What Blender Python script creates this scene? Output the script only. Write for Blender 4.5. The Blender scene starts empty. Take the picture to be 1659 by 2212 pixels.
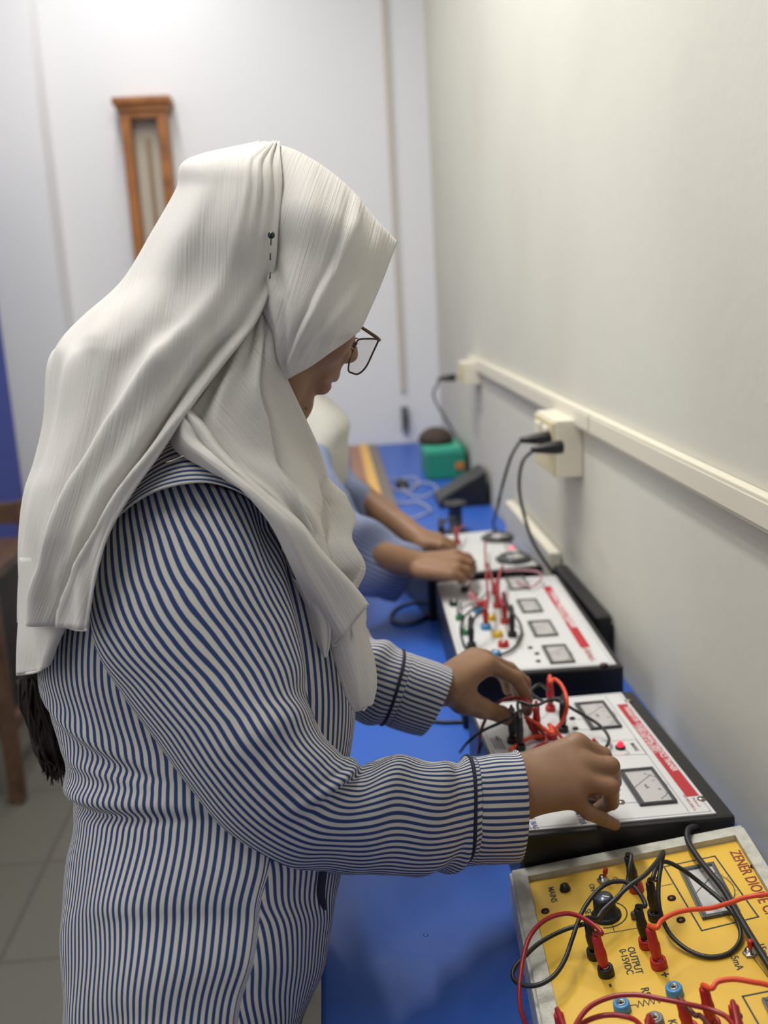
import bpy, bmesh, math, random
import numpy as np
from mathutils import Vector, Matrix
random.seed(7); RNG=np.random.default_rng(11)
SC=bpy.context.scene; COL=SC.collection
# ------------------------------------------------------------------ camera maths
F=2200.; W,H=1659,2212
_y,_p,_r=math.radians(2.7),math.radians(12.7),math.radians(3.2)
CF=np.array([math.sin(_y)*math.cos(_p),math.cos(_y)*math.cos(_p),-math.sin(_p)])
_r0=np.cross(CF,[0,0,1]); _r0/=np.linalg.norm(_r0); _u0=np.cross(_r0,CF)
CR=math.cos(_r)*_r0-math.sin(_r)*_u0; CU=math.sin(_r)*_r0+math.cos(_r)*_u0
CC=np.array([0,0,1.40])
A=lambda *v: np.array(v,float)
def ray(x,y): return CF+CR*(x-W/2)/F-CU*(y-H/2)/F
def P(x,y,d): return CC+ray(x,y)*d
def onZ(x,y,z): k=ray(x,y); return CC+k*((z-CC[2])/k[2])
def onX(x,y,X): k=ray(x,y); return CC+k*((X-CC[0])/k[0])
def onY(x,y,Y): k=ray(x,y); return CC+k*((Y-CC[1])/k[1])
def proj(p):
    v=np.asarray(p)-CC; d=v@CF
    return np.stack([W/2+F*(v@CR)/d, H/2-F*(v@CU)/d, d],-1)
def nrm(v): v=np.asarray(v,float); return v/(np.linalg.norm(v)+1e-12)
cam=bpy.data.cameras.new('camera'); camo=bpy.data.objects.new('camera',cam); COL.objects.link(camo)
camo.matrix_world=Matrix(((CR[0],CU[0],-CF[0],CC[0]),(CR[1],CU[1],-CF[1],CC[1]),(CR[2],CU[2],-CF[2],CC[2]),(0,0,0,1)))
cam.sensor_fit='VERTICAL'; cam.sensor_height=36; cam.lens=36*F/H; cam.clip_start=.02
cam.dof.use_dof=True; cam.dof.focus_distance=.93; cam.dof.aperture_fstop=(cam.lens/1000)/.0085
SC.camera=camo
# ------------------------------------------------------------------ materials
def lin(c):
    c=np.array(c[:3])/255.; return tuple(np.where(c<=.04045,c/12.92,((c+.055)/1.055)**2.4))+(1,)
MATS={}
def mat(name,rgb,rough=.5,metal=0,spec=.5,bump=None,var=None,emit=None,trans=0,coat=0,sss=0,sheen=0):
    if name in MATS: return MATS[name]
    m=bpy.data.materials.new(name); m.use_nodes=True; nt=m.node_tree; b=nt.nodes['Principled BSDF']
    b.inputs['Base Color'].default_value=lin(rgb); b.inputs['Roughness'].default_value=rough
    b.inputs['Metallic'].default_value=metal; b.inputs['Specular IOR Level'].default_value=spec
    b.inputs['Transmission Weight'].default_value=trans; b.inputs['Coat Weight'].default_value=coat
    if sss: b.inputs['Subsurface Weight'].default_value=sss; b.inputs['Subsurface Radius'].default_value=(.012,.005,.003); b.inputs['Subsurface Scale'].default_value=.5
    if sheen: b.inputs['Sheen Weight'].default_value=sheen
    if emit: b.inputs['Emission Color'].default_value=lin(emit[0]); b.inputs['Emission Strength'].default_value=emit[1]
    if var or bump:
        tc=nt.nodes.new('ShaderNodeTexCoord')
    if var: # (scale, rgb2, lo, hi)
        n=nt.nodes.new('ShaderNodeTexNoise'); n.inputs['Scale'].default_value=var[0]; n.inputs['Detail'].default_value=5
        nt.links.new(tc.outputs['Object'],n.inputs['Vector'])
        r=nt.nodes.new('ShaderNodeValToRGB'); r.color_ramp.elements[0].position=var[2]; r.color_ramp.elements[1].position=var[3]
        r.color_ramp.elements[0].color=lin(rgb); r.color_ramp.elements[1].color=lin(var[1])
        nt.links.new(n.outputs['Fac'],r.inputs['Fac']); nt.links.new(r.outputs['Color'],b.inputs['Base Color'])
    if bump: # list of (scale,strength,distance)
        prev=None
        for (s,st,di) in bump:
            n=nt.nodes.new('ShaderNodeTexNoise'); n.inputs['Scale'].default_value=s; n.inputs['Detail'].default_value=4
            nt.links.new(tc.outputs['Object'],n.inputs['Vector'])
            bp=nt.nodes.new('ShaderNodeBump'); bp.inputs['Strength'].default_value=st; bp.inputs['Distance'].default_value=di
            nt.links.new(n.outputs['Fac'],bp.inputs['Height'])
            if prev: nt.links.new(prev.outputs['Normal'],bp.inputs['Normal'])
            prev=bp
        nt.links.new(prev.outputs['Normal'],b.inputs['Normal'])
    MATS[name]=m; return m
def stripe_mat(name,dark,light,pitch,duty=.46,wob=.0):
    m=bpy.data.materials.new(name); m.use_nodes=True; nt=m.node_tree; b=nt.nodes['Principled BSDF']; N=nt.nodes.new; L=nt.links.new
    b.inputs['Roughness'].default_value=.85; b.inputs['Specular IOR Level'].default_value=.15
    uv=N('ShaderNodeUVMap'); uv.uv_map='UVMap'; sp=N('ShaderNodeSeparateXYZ'); L(uv.outputs['UV'],sp.inputs[0])
    mu=N('ShaderNodeMath'); mu.operation='MULTIPLY'; mu.inputs[1].default_value=1/pitch; L(sp.outputs['X'],mu.inputs[0])
    fr=N('ShaderNodeMath'); fr.operation='PINGPONG'; fr.inputs[1].default_value=.5; L(mu.outputs[0],fr.inputs[0])
    r=N('ShaderNodeMapRange'); r.inputs['From Min'].default_value=duty*.5-.05; r.inputs['From Max'].default_value=duty*.5+.05; L(fr.outputs[0],r.inputs['Value'])
    mx=N('ShaderNodeMix'); mx.data_type='RGBA'; mx.inputs['A'].default_value=lin(dark); mx.inputs['B'].default_value=lin(light)
    L(r.outputs['Result'],mx.inputs['Factor']); L(mx.outputs['Result'],b.inputs['Base Color'])
    n=N('ShaderNodeTexNoise'); n.inputs['Scale'].default_value=700; tc=N('ShaderNodeTexCoord'); L(tc.outputs['Object'],n.inputs['Vector'])
    bp=N('ShaderNodeBump'); bp.inputs['Strength'].default_value=.12; bp.inputs['Distance'].default_value=.0006; L(n.outputs['Fac'],bp.inputs['Height']); L(bp.outputs['Normal'],b.inputs['Normal'])
    MATS[name]=m; return m
def crepe_mat(name,rgb,trans=.25):
    m=bpy.data.materials.new(name); m.use_nodes=True; nt=m.node_tree; b=nt.nodes['Principled BSDF']; N=nt.nodes.new; L=nt.links.new
    b.inputs['Base Color'].default_value=lin(rgb); b.inputs['Roughness'].default_value=.75; b.inputs['Specular IOR Level'].default_value=.2
    b.inputs['Sheen Weight'].default_value=.15
    uv=N('ShaderNodeUVMap'); uv.uv_map='UVMap'
    prev=None
    for (sx,sy,st,di,dt) in ((430,13,.8,.0014,3),(1100,60,.2,.0005,2)):
        mp=N('ShaderNodeMapping'); mp.inputs['Scale'].default_value=(sx,sy,1); L(uv.outputs['UV'],mp.inputs['Vector'])
        n=N('ShaderNodeTexNoise'); n.inputs['Scale'].default_value=1; n.inputs['Detail'].default_value=dt; n.inputs['Distortion'].default_value=.12; L(mp.outputs[0],n.inputs['Vector'])
        bp=N('ShaderNodeBump'); bp.inputs['Strength'].default_value=st; bp.inputs['Distance'].default_value=di; L(n.outputs['Fac'],bp.inputs['Height'])
        if prev: L(prev.outputs['Normal'],bp.inputs['Normal'])
        prev=bp
    L(prev.outputs['Normal'],b.inputs['Normal'])
    tr=N('ShaderNodeBsdfTranslucent'); tr.inputs['Color'].default_value=lin(rgb); L(prev.outputs['Normal'],tr.inputs['Normal'])
    ms=N('ShaderNodeMixShader'); ms.inputs[0].default_value=trans; L(b.outputs[0],ms.inputs[1]); L(tr.outputs[0],ms.inputs[2])
    L(ms.outputs[0],nt.nodes['Material Output'].inputs['Surface'])
    MATS[name]=m; return m
def thin_glass(name,refl=.5):
    m=bpy.data.materials.new(name); m.use_nodes=True; nt=m.node_tree; N=nt.nodes.new; L=nt.links.new
    t=N('ShaderNodeBsdfTransparent'); g=N('ShaderNodeBsdfGlossy'); g.inputs['Roughness'].default_value=.02; f=N('ShaderNodeLayerWeight'); f.inputs['Blend'].default_value=.5
    p=N('ShaderNodeMath'); p.operation='POWER'; p.inputs[1].default_value=4; L(f.outputs['Facing'],p.inputs[0])
    q=N('ShaderNodeMath'); q.operation='MULTIPLY_ADD'; q.inputs[1].default_value=refl; q.inputs[2].default_value=.035; L(p.outputs[0],q.inputs[0])
    x=N('ShaderNodeMixShader'); L(q.outputs[0],x.inputs[0]); L(t.outputs[0],x.inputs[1]); L(g.outputs[0],x.inputs[2]); L(x.outputs[0],nt.nodes['Material Output'].inputs['Surface'])
    MATS[name]=m; return m
# ------------------------------------------------------------------ objects
BASE={}
def thing(name,label,cat,base,group=None,kind=None):
    o=bpy.data.objects.new(name,None); o.empty_display_size=.02; COL.objects.link(o); o.location=tuple(base)
    o['label']=label; o['category']=cat
    if group: o['group']=group
    if kind: o['kind']=kind
    BASE[o.name]=A(*base); return o
def base_of(o): return BASE.get(o.name,A(0,0,0)) if o is not None else A(0,0,0)
class MB:
    """collects geometry in world coordinates, builds one mesh object"""
    def __init__(s): s.v=[]; s.f=[]; s.uv=[]; s.mi=[]; s.n=0; s.sm=[]
    def add(s,v,f,uv=None,mi=0,smooth=True):
        v=np.asarray(v,float).reshape(-1,3)
        for i,q in enumerate(f):
            s.f.append(tuple(int(a)+s.n for a in q)); s.mi.append(mi); s.sm.append(smooth)
            s.uv.append(None if uv is None else [tuple(uv[a]) for a in q] if not callable(uv) else uv(i))
        s.v.append(v); s.n+=len(v); return s
    def build(s,name,mats,parent=None,label=None):
        me=bpy.data.meshes.new(name); v=np.concatenate(s.v)-base_of(parent)
        me.from_pydata(v.tolist(),[],s.f)
        if not isinstance(mats,(list,tuple)): mats=[mats]
        for m in mats: me.materials.append(m)
        me.polygons.foreach_set('material_index',s.mi); me.polygons.foreach_set('use_smooth',s.sm)
        if any(u is not None for u in s.uv):
            l=me.uv_layers.new(name='UVMap'); fl=[]
            for u,q in zip(s.uv,s.f):
                fl.extend([c for t in (u or [(0,0)]*len(q)) for c in t[:2]])
            l.data.foreach_set('uv',fl)
        me.update(); o=bpy.data.objects.new(name,me); COL.objects.link(o)
        if parent is not None:
            o.parent=parent; BASE[o.name]=base_of(parent)
        if label: o['label']=label
        return o
    # ---- shapes
    def box(s,o,ex,ey,ez,x0,x1,y0,y1,z0,z1,b=0,mi=0):
        """box in frame; b = bevel"""
        bm=bmesh.new(); bmesh.ops.create_cube(bm,size=1)
        for q in bm.verts: q.co=((x0+x1)/2+q.co.x*(x1-x0),(y0+y1)/2+q.co.y*(y1-y0),(z0+z1)/2+q.co.z*(z1-z0))
        if b: bmesh.ops.bevel(bm,geom=bm.edges[:],offset=b,segments=2,affect='EDGES',profile=.6)
        bm.verts.index_update(); v=np.array([q.co[:] for q in bm.verts]); f=[[q.index for q in t.verts] for t in bm.faces]; bm.free()
        s.add(A(*o)+v[:,:1]*A(*ex)+v[:,1:2]*A(*ey)+v[:,2:]*A(*ez),f,mi=mi,smooth=False); return s
    def lathe(s,o,ax,prof,n=24,mi=0,cap=True):
        ax=nrm(ax); t=nrm(np.cross(ax,[.3,.9,.1])); b=np.cross(ax,t); a=np.linspace(0,2*np.pi,n,endpoint=False)
        ring=np.cos(a)[:,None]*t+np.sin(a)[:,None]*b
        v=np.concatenate([A(*o)+ax*h+ring*r for r,h in prof]); f=[]
        for i in range(len(prof)-1):
            for j in range(n): k=(j+1)%n; f.append((i*n+j,i*n+k,(i+1)*n+k,(i+1)*n+j))
        if cap: f.append(tuple(range(n))[::-1]); f.append(tuple((len(prof)-1)*n+j for j in range(n)))
        s.add(v,f,mi=mi); return s
    def tube(s,pts,rad,n=10,sub=8,mi=0,closed=False):
        p=crom(np.asarray(pts,float),sub) if sub>1 else np.asarray(pts,float)
        m=len(p); rr=np.interp(np.linspace(0,1,m),np.linspace(0,1,len(rad)),rad) if np.ndim(rad) else np.full(m,rad)
        tg=np.gradient(p,axis=0); tg/=np.linalg.norm(tg,axis=1)[:,None]+1e-12
        nn=nrm(np.cross(tg[0],[.31,.2,.93])); v=[]; a=np.linspace(0,2*np.pi,n,endpoint=False)
        for i in range(m):
            nn=nrm(nn-tg[i]*(nn@tg[i])); bb=np.cross(tg[i],nn)
            v.append(p[i]+rr[i]*(np.cos(a)[:,None]*nn+np.sin(a)[:,None]*bb))
        f=[(i*n+j,i*n+(j+1)%n,(i+1)*n+(j+1)%n,(i+1)*n+j) for i in range(m-1) for j in range(n)]
        f+= [tuple(range(n))[::-1],tuple((m-1)*n+j for j in range(n))]
        s.add(np.concatenate(v),f,mi=mi); return s
    def quad(s,pts,mi=0):
        s.add(pts,[tuple(range(len(pts)))],mi=mi,smooth=False); return s
    def ribbon(s,pts,w,nrmv,closed=False,mi=0,lift=0):
        """flat printed line of width w along straight points on a plane with normal nrmv"""
        pts=[A(*p)+A(*nrmv)*lift for p in pts]
        if closed: pts=pts+[pts[0]]
        for a,b in zip(pts[:-1],pts[1:]):
            d=nrm(b-a); q=np.cross(nrmv,d)*w/2; d=d*w/2
            s.quad([a-d-q,b+d-q,b+d+q,a-d+q],mi)
        return s
    def text(s,txt,size,o,right,up,align='LEFT',mi=0,sx=1,off=0,bold=0):
        cu=bpy.data.curves.new('t','FONT'); cu.body=txt; cu.size=size; cu.align_x=align; cu.align_y='CENTER'; cu.offset=bold*size
        ob=bpy.data.objects.new('t',cu); COL.objects.link(ob); bpy.context.view_layer.update()
        me=bpy.data.meshes.new_from_object(ob.evaluated_get(bpy.context.evaluated_depsgraph_get()))
        v=np.array([q.co[:] for q in me.vertices]).reshape(-1,3); f=[list(q.vertices) for q in me.polygons]
        bpy.data.objects.remove(ob); bpy.data.curves.remove(cu); bpy.data.meshes.remove(me)
        if len(v):
            right=nrm(right); up=A(*up); up=nrm(up-right*(up@right)); n=np.cross(right,up)
            s.add(A(*o)+v[:,:1]*sx*right+v[:,1:2]*up+n*off,f,mi=mi,smooth=False)
        return s
def crom(p,k):
    """catmull-rom through the rows of p (n,...) -> ((n-1)*k+1,...)"""
    n=len(p); q=np.concatenate([2*p[:1]-p[1:2],p,2*p[-1:]-p[-2:-1]]); t=(np.arange(k)/k).reshape((-1,)+(1,)*(p.ndim-1)); out=[]
    for i in range(n-1):
        a,b,c,d=q[i],q[i+1],q[i+2],q[i+3]
        out.append(.5*((2*b)+(c-a)*t+(2*a-5*b+4*c-d)*t**2+(3*b-a-3*c+d)*t**3))
    return np.concatenate(out+[p[-1:]])
X_,Y_,Z_=A(1,0,0),A(0,1,0),A(0,0,1); O_=A(0,0,0)
def struct(o): o['kind']='structure'; return o
def wbox(name,m,x0,x1,y0,y1,z0,z1,b=0,parent=None):
    return MB().box(O_,X_,Y_,Z_,x0,x1,y0,y1,z0,z1,b).build(name,m,parent)
# ------------------------------------------------------------------ room
XW=.452; YB=4.15; TZ=.75
M_wall=mat('plaster_warm',(200,198,187),.8,spec=.25,bump=[(9,.12,.01),(60,.12,.003),(260,.08,.001)],var=(2.2,(194,191,180),.45,.75))
M_wallb=mat('plaster_white',(222,222,224),.85,spec=.2,bump=[(40,.06,.002)])
M_floor=None
def floor_mat():
    m=bpy.data.materials.new('floor_tiles'); m.use_nodes=True; nt=m.node_tree; b=nt.nodes['Principled BSDF']; N=nt.nodes.new; L=nt.links.new
    tc=N('ShaderNodeTexCoord'); mp=N('ShaderNodeMapping'); mp.inputs['Rotation'].default_value=(0,0,math.radians(0)); L(tc.outputs['Object'],mp.inputs['Vector'])
    br=N('ShaderNodeTexBrick'); br.offset=0; br.inputs['Color1'].default_value=lin((98,95,87)); br.inputs['Color2'].default_value=lin((92,90,82)); br.inputs['Mortar'].default_value=lin((82,78,71))
    br.inputs['Scale'].default_value=1; br.inputs['Mortar Size'].default_value=.006; br.inputs['Brick Width'].default_value=.4; br.inputs['Row Height'].default_value=.4; L(mp.outputs[0],br.inputs['Vector'])
    L(br.outputs['Color'],b.inputs['Base Color']); b.inputs['Roughness'].default_value=.45
    return m
struct(wbox('floor',floor_mat(),-1.7,XW+.1,-1.6,YB+.1,-.1,0))
struct(wbox('ceiling',mat('ceiling_white',(225,225,222),.9),-1.7,XW+.1,-1.6,YB+.1,3.0,3.1))
struct(wbox('wall_right',M_wall,XW,XW+.1,-1.6,YB+.1,0,3.0))
struct(wbox('wall_back',M_wallb,-1.7,XW,YB,YB+.1,0,3.0))
struct(wbox('wall_left',M_wallb,-1.7,-1.6,-1.6,YB,0,3.0))
struct(wbox('trim_pillar',M_wallb,-1.6,-.985,YB-.16,YB,0,3.0))
# lab bench
M_blue=mat('blue_rexine',(44,90,178),.42,spec=.5,bump=[(14,.25,.006),(500,.1,.0006)])
M_wood=mat('bench_wood',(96,62,40),.5)
bench=thing('lab_bench','long narrow lab bench with bright blue covering, along the right wall','bench',(.2,1.9,0))
BX0=-.045
MB().box(O_,X_,Y_,Z_,BX0,XW-.002,-.6,YB-.005,TZ-.012,TZ,.004).build('blue_cover',M_blue,bench,'bright blue sheet covering')
MB().box(O_,X_,Y_,Z_,BX0+.004,XW-.004,-.6,YB-.006,TZ-.05,TZ-.0122).build('bench_top',M_wood,bench)
for y in (-.5,1.5,3.9):
    for x in (BX0+.05,XW-.06):
        MB().box(O_,X_,Y_,Z_,x-.025,x+.025,y-.025,y+.025,0,TZ-.05,.003).build('leg',M_wood,bench)
# tiny dimple mark (tuft) in the cover
q=onZ(920,2020,TZ)
MB().lathe(q,Z_,[(.0001,.0006),(.0018,.0005),(.0026,0)],12).build('tack',M_blue,bench)
# cable trunking on the right wall
M_cream=mat('cream_plastic',(214,208,190),.45)
M_cream2=mat('cream_plate',(205,194,158),.4)
tr=thing('cable_trunking','long cream plastic cable trunking fixed along the right wall','trunking',(XW,1.8,1.14))
MB().box(O_,X_,Y_,Z_,XW-.014,XW-.0005,-.6,1.70,1.127,1.164,.002).build('channel',M_cream,tr)
MB().box(O_,X_,Y_,Z_,XW-.014,XW-.0005,1.70,3.2,1.127,1.164,.002).build('channel',M_cream,tr)
MB().box(O_,X_,Y_,Z_,XW-.016,XW-.0142,-.6,1.695,1.132,1.159,.001).build('cover_strip',M_cream,tr)
MB().box(O_,X_,Y_,Z_,XW-.016,XW-.0142,1.705,3.2,1.132,1.159,.001).build('cover_strip',M_cream,tr)
# socket boxes
M_blk=mat('black_plastic',(20,20,21),.42); M_blkr=mat('black_rubber',(30,30,30),.6); M_metal=mat('nickel',(170,168,160),.28,metal=1)
def outlet(y0,y1,z0,z1,label,big=True):
    t=thing('socket_outlet',label,'socket',(XW,(y0+y1)/2,(z0+z1)/2))
    MB().box(O_,X_,Y_,Z_,XW-.05,XW-.0005,y0,y1,z0,z1,.003).build('box',M_cream,t)
    MB().box(O_,X_,Y_,Z_,XW-.056,XW-.0502,y0+.004,y1-.004,z0+.004,z1-.004,.002).build('face_plate',M_cream2,t)
    if big:
        for k in range(2):
            yy=y0+(y1-y0)*(.3+.4*k)
            MB().box(O_,X_,Y_,Z_,XW-.0615,XW-.0562,yy-.022,yy+.022,z1-.04,z1-.015,.002).build('switch',M_cream,t)
    return t
PL_A=onX(1190,945,XW-.056); PL_B=onX(1218,965,XW-.056)
outlet(1.80,1.965,1.035,1.14,'cream double socket box on the right wall with two black plugs')
outlet(3.0,3.12,1.09,1.155,'small cream socket box at the far end of the trunking',False)
def plug(name,label,root,pts,group=None):
    """mains plug + lead"""
    t=thing(name,label,'power lead',root,group)
    MB().lathe(root+A(-.001,0,0),A(-1,0,-.03),[(.008,0),(.0115,.002),(.0115,.014),(.0095,.03),(.006,.05),(.0042,.056)],18).build('plug',M_blk,t)
    MB().tube(pts,.0032,8,10).build('cable',M_blkr,t); return t
a0=PL_A+A(-.052,0,-.002); b0=PL_B+A(-.052,0,-.002)
plug('power_lead','black plug and lead in the farther hole of the wall socket box',PL_A,[a0,P(1128,948,1.99),P(1105,985,1.98),P(1085,1050,2.0),P(1075,1095,2.04),onX(1065,1135,.43),onZ(1068,1150,.795)])
plug('power_lead','black plug and lead in the nearer hole of the wall socket box',PL_B,[b0,P(1150,975,1.9),P(1128,1000,1.9),P(1122,1060,1.92),P(1140,1140,1.93),P(1165,1195,1.94),A(.436,1.87,.79),A(.438,1.80,.765)])
# plug far
c0=onX(985,815,XW-.058)
plug('power_lead','far black plug with thin lead near the corner of the room',c0,[c0+A(-.052,0,-.002),P(945,830,3.05),P(938,860,3.05),P(975,925,3.1),onZ(1022,1002,.757)])
# vertical conduit and switch on the back wall
t=thing('conduit','thin vertical beige conduit running down the back wall to the small switch','conduit',onY(870,890,YB))
x0=onY(830,30,YB)[0]
MB().box(O_,X_,Y_,Z_,x0-.011,x0+.011,YB-.012,YB-.0005,.96,2.99,.002).build('channel',mat('conduit_beige',(192,184,174),.6),t)
q=onY(875,905,YB-.02)
t=thing('wall_switch','small dark grey switch low on the back wall below the conduit','switch',q)
MB().box(q,X_,Y_,Z_,-.014,.014,-.012,.0195,-.05,.05,.003).build('box',mat('grey_switch',(96,98,102),.5),t)
MB().box(q,X_,Y_,Z_,-.006,.006,-.018,-.0122,-.014,.014,.001).build('rocker',mat('grey_rocker',(60,62,66),.5),t)
# wooden wall case
M_teak=mat('teak',(158,98,40),.4,bump=[(30,.1,.003)],var=(14,(120,70,26),.4,.7))
M_glass=thin_glass('glass')
cl=onY(268,250,YB); cr=onY(366,250,YB); xa,xb=cl[0],cr[0]; zt=cl[2]+.03; zb=1.42
t=thing('wall_clock_case','tall narrow wooden glass-fronted case hanging on the back wall','clock',((xa+xb)/2,YB,zb))
D=.095; s=.036
MB().box(O_,X_,Y_,Z_,xa,xb,YB-.02,YB-.001,zb,zt-.01).build('back_board',mat('case_back',(196,186,170),.6),t)
f=MB()
f.box(O_,X_,Y_,Z_,xa,xa+s,YB-D,YB-.0202,zb,zt-.01,.003).box(O_,X_,Y_,Z_,xb-s,xb,YB-D,YB-.0202,zb,zt-.01,.003)
f.box(O_,X_,Y_,Z_,xa+s,xb-s,YB-D,YB-.0202,zt-.055,zt-.01,.002).box(O_,X_,Y_,Z_,xa+s,xb-s,YB-D,YB-.0202,zb,zb+.06,.002)
f.build('frame',M_teak,t)
MB().box(O_,X_,Y_,Z_,xa-.022,xb+.022,YB-D-.022,YB-.001,zt-.01,zt+.018,.006).box(O_,X_,Y_,Z_,xa-.010,xb+.010,YB-D-.010,YB-.001,zt-.032,zt-.0102,.003).build('cornice',M_teak,t)
MB().box(O_,X_,Y_,Z_,xa+s,xb-s,YB-D+.008,YB-D+.011,zb+.06,zt-.055).build('glass_pane',M_glass,t)
xm=(xa+xb)/2
MB().box(O_,X_,Y_,Z_,xm-.006,xm+.006,YB-.04,YB-.032,zb+.1,zt-.12,.001).build('rod',mat('brass',(150,120,80),.35,metal=1),t)
MB().lathe(A(xm,YB-.046,zb+.12),A(0,1,0),[(.001,0),(.028,.001),(.028,.008),(.001,.009)],24).build('pendulum',mat('brass',(0,0,0)),t)
# blue cupboard at the left edge, chair
q=onY(47,1030,3.6); q2=onY(30,1206,3.2)
M_bc=mat('blue_paint',(12,48,146),.5)
t=thing('steel_cupboard','tall blue steel cupboard at the left edge behind the chair','cupboard',(q[0]-.3,3.35,0))
MB().box(O_,X_,Y_,Z_,q[0]-.5,q[0],3.2,3.6,q2[2],1.95,.006).build('body',M_bc,t)
for k in range(2): 
    MB().box(O_,X_,Y_,Z_,q[0]-.495+.25*k,q[0]-.255+.25*k,3.185,3.1995,q2[2]+.02,1.93,.003).build('door',M_bc,t)
    MB().box(O_,X_,Y_,Z_,q[0]-.28+.03*k,q[0]-.27+.03*k,3.165,3.1845,1.0,1.12,.002).build('handle',M_metal,t)
MB().box(O_,X_,Y_,Z_,q[0]-.47,q[0]-.03,3.24,3.58,0,q2[2]-.0005).build('plinth',mat('dark_steel',(40,38,36),.6),t)
# chair: legs at floor
lg=onZ(42,1732,0)
M_cw=mat('chair_wood',(92,66,50),.45,var=(20,(70,48,36),.4,.7))
cx,cy=lg[0],lg[1]; w=.40
t=thing('wooden_chair','dark brown wooden chair at the left edge in front of the blue cupboard','chair',(cx-w/2,cy+w/2,0))
zs=onY(40,1225,cy)[2]; 
for i,(x,y) in enumerate(((cx,cy),(cx-w,cy),(cx,cy+w),(cx-w,cy+w))):
    top=zs-.035 if i in(0,1) else zs+.11
    MB().box(O_,X_,Y_,Z_,x-.02,x+.02,y-.02,y+.02,0,top,.004).build('leg',M_cw,t)
MB().box(O_,X_,Y_,Z_,cx-w-.03,cx+.03,cy-.03,cy+w-.0202,zs-.0345,zs,.006).build('seat',M_cw,t)
MB().box(O_,X_,Y_,Z_,cx-w+.0202,cx-.0202,cy+w-.015,cy+w+.015,zs+.04,zs+.105,.004).build('backrest',M_cw,t)
MB().box(O_,X_,Y_,Z_,cx-.012,cx+.012,cy+.0202,cy+w-.0202,.2,.24,.003).build('stretcher',M_cw,t)
MB().box(O_,X_,Y_,Z_,cx-w-.012,cx-w+.012,cy+.0202,cy+w-.0202,.2,.24,.003).build('stretcher',M_cw,t)
# ------------------------------------------------------------------ instruments
M_red=mat('red_plastic',(176,30,34),.4); M_redl=mat('red_lead',(140,24,30),.35); M_org=mat('orange_lead',(212,70,36),.4)
M_bluep=mat('blue_plastic',(62,130,180),.35); M_greyp=mat('grey_plastic',(110,112,114),.35); M_grn=mat('green_plastic',(40,110,60),.4); M_yelp=mat('yellow_plastic',(214,176,40),.4)
M_blklead=mat('black_lead',(24,25,25),.45); M_scr=mat('screw_dark',(66,48,40),.4,metal=.6); M_scrl=mat('screw_light',(150,145,130),.35,metal=.9)
M_ink=mat('ink_dark',(36,52,58),.7); M_inkb=mat('ink_black',(38,36,34),.7); M_maroon=mat('ink_maroon',(130,40,30),.7); M_hole=mat('hole_black',(6,6,6),.7)
M_yel=mat('yellow_plate',(220,178,64),.3,spec=.55,var=(6,(204,160,54),.4,.8))
M_ham=mat('hammer_grey',(188,186,174),.34,spec=.5,bump=[(520,.6,.0012),(200,.25,.0012)],var=(70,(160,158,146),.4,.7))
class Panel:
    """a panel plane: o origin, ex to the wall, ey away from the photographer, ez out"""
    def __init__(s,o,ex,ey): s.o=A(*o); s.ez=nrm(np.cross(ex,ey)); s.ex=nrm(ex); s.ey=nrm(np.cross(s.ez,s.ex))
    def px(s,x,y,h=0):
        k=ray(x,y); oo=s.o+s.ez*h; return CC+k*(((oo-CC)@s.ez)/(k@s.ez))
    def loc(s,p): d=A(*p)-s.o; return A(d@s.ex,d@s.ey,d@s.ez)
    def w(s,x,y,z=0): return s.o+s.ex*x+s.ey*y+s.ez*z
    def inpl(s,x,y): return s.loc(s.px(x,y))[:2]
def socket_(par,pn,x,y,m,r=.0072,h=.008,world=None):
    q=pn.px(x,y) if world is None else world
    o=MB().lathe(q,pn.ez,[(r*1.02,0),(r*1.02,h*.3),(r*.97,h*.9),(r*.9,h),(r*.52,h),(r*.5,h-.003)],28).build('socket',m,par)
    i=MB().lathe(q,pn.ez,[(r*.5,.001),(r*.5,h+.0004),(r*.34,h+.0004),(r*.34,.002)],18).build('metal_insert',M_metal,o)
    MB().lathe(q,pn.ez,[(r*.33,.001),(r*.33,h-.0015)],12).build('hole',M_hole,o)
    return q
def screw_(par,pn,x,y,m=M_scr,r=.0042):
    q=pn.px(x,y)
    mb=MB().lathe(q,pn.ez,[(r,0),(r*.95,.0012),(r*.6,.0022),(.0002,.0025)],16)
    mb.box(q,pn.ex,pn.ey,pn.ez,-r*.7,r*.7,-.0005,.0005,.0022,.0027,mi=1).build('screw',[m,M_hole],par)
def toggle_(par,pn,x,y,tipx,tipy,h=.017,lit=M_red):
    q=pn.px(x,y); tip=pn.px(tipx,tipy,h)
    o=MB().lathe(q,pn.ez,[(.0062,0),(.0062,.0022),(.0056,.0026),(.0036,.0027),(.0034,.006),(.0012,.0062)],6).build('toggle_switch',M_metal,par)
    d=tip-q; MB().tube([q+pn.ez*.004,q+d*.45,q+d*.72,tip],[.0013,.0016,.0026,.0022],10,3).build('lever',lit,o)
def knob_(par,pn,x,y,r=.0125,h=.02,ang=1.2):
    q=pn.px(x,y)
    o=MB().lathe(q,pn.ez,[(r*1.25,0),(r*1.25,.002),(r*1.1,.0035),(r*.98,.004),(r*.86,h*.9),(r*.78,h),(.0002,h)],32).build('knob',M_blk,par)
    MB().lathe(q,pn.ez,[(r*.7,h),(r*.68,h+.0007),(.0002,h+.0009)],28).build('knob_cap',mat('knob_cap_grey',(92,98,108),.3,metal=.5),o)
    MB().box(q+pn.ez*(h+.0009),math.cos(ang)*pn.ex+math.sin(ang)*pn.ey,-math.sin(ang)*pn.ex+math.cos(ang)*pn.ey,pn.ez,0,r*.6,-.0006,.0006,0,.0004).build('pointer',mat('white_mark',(220,220,220),.5),o)
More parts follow.
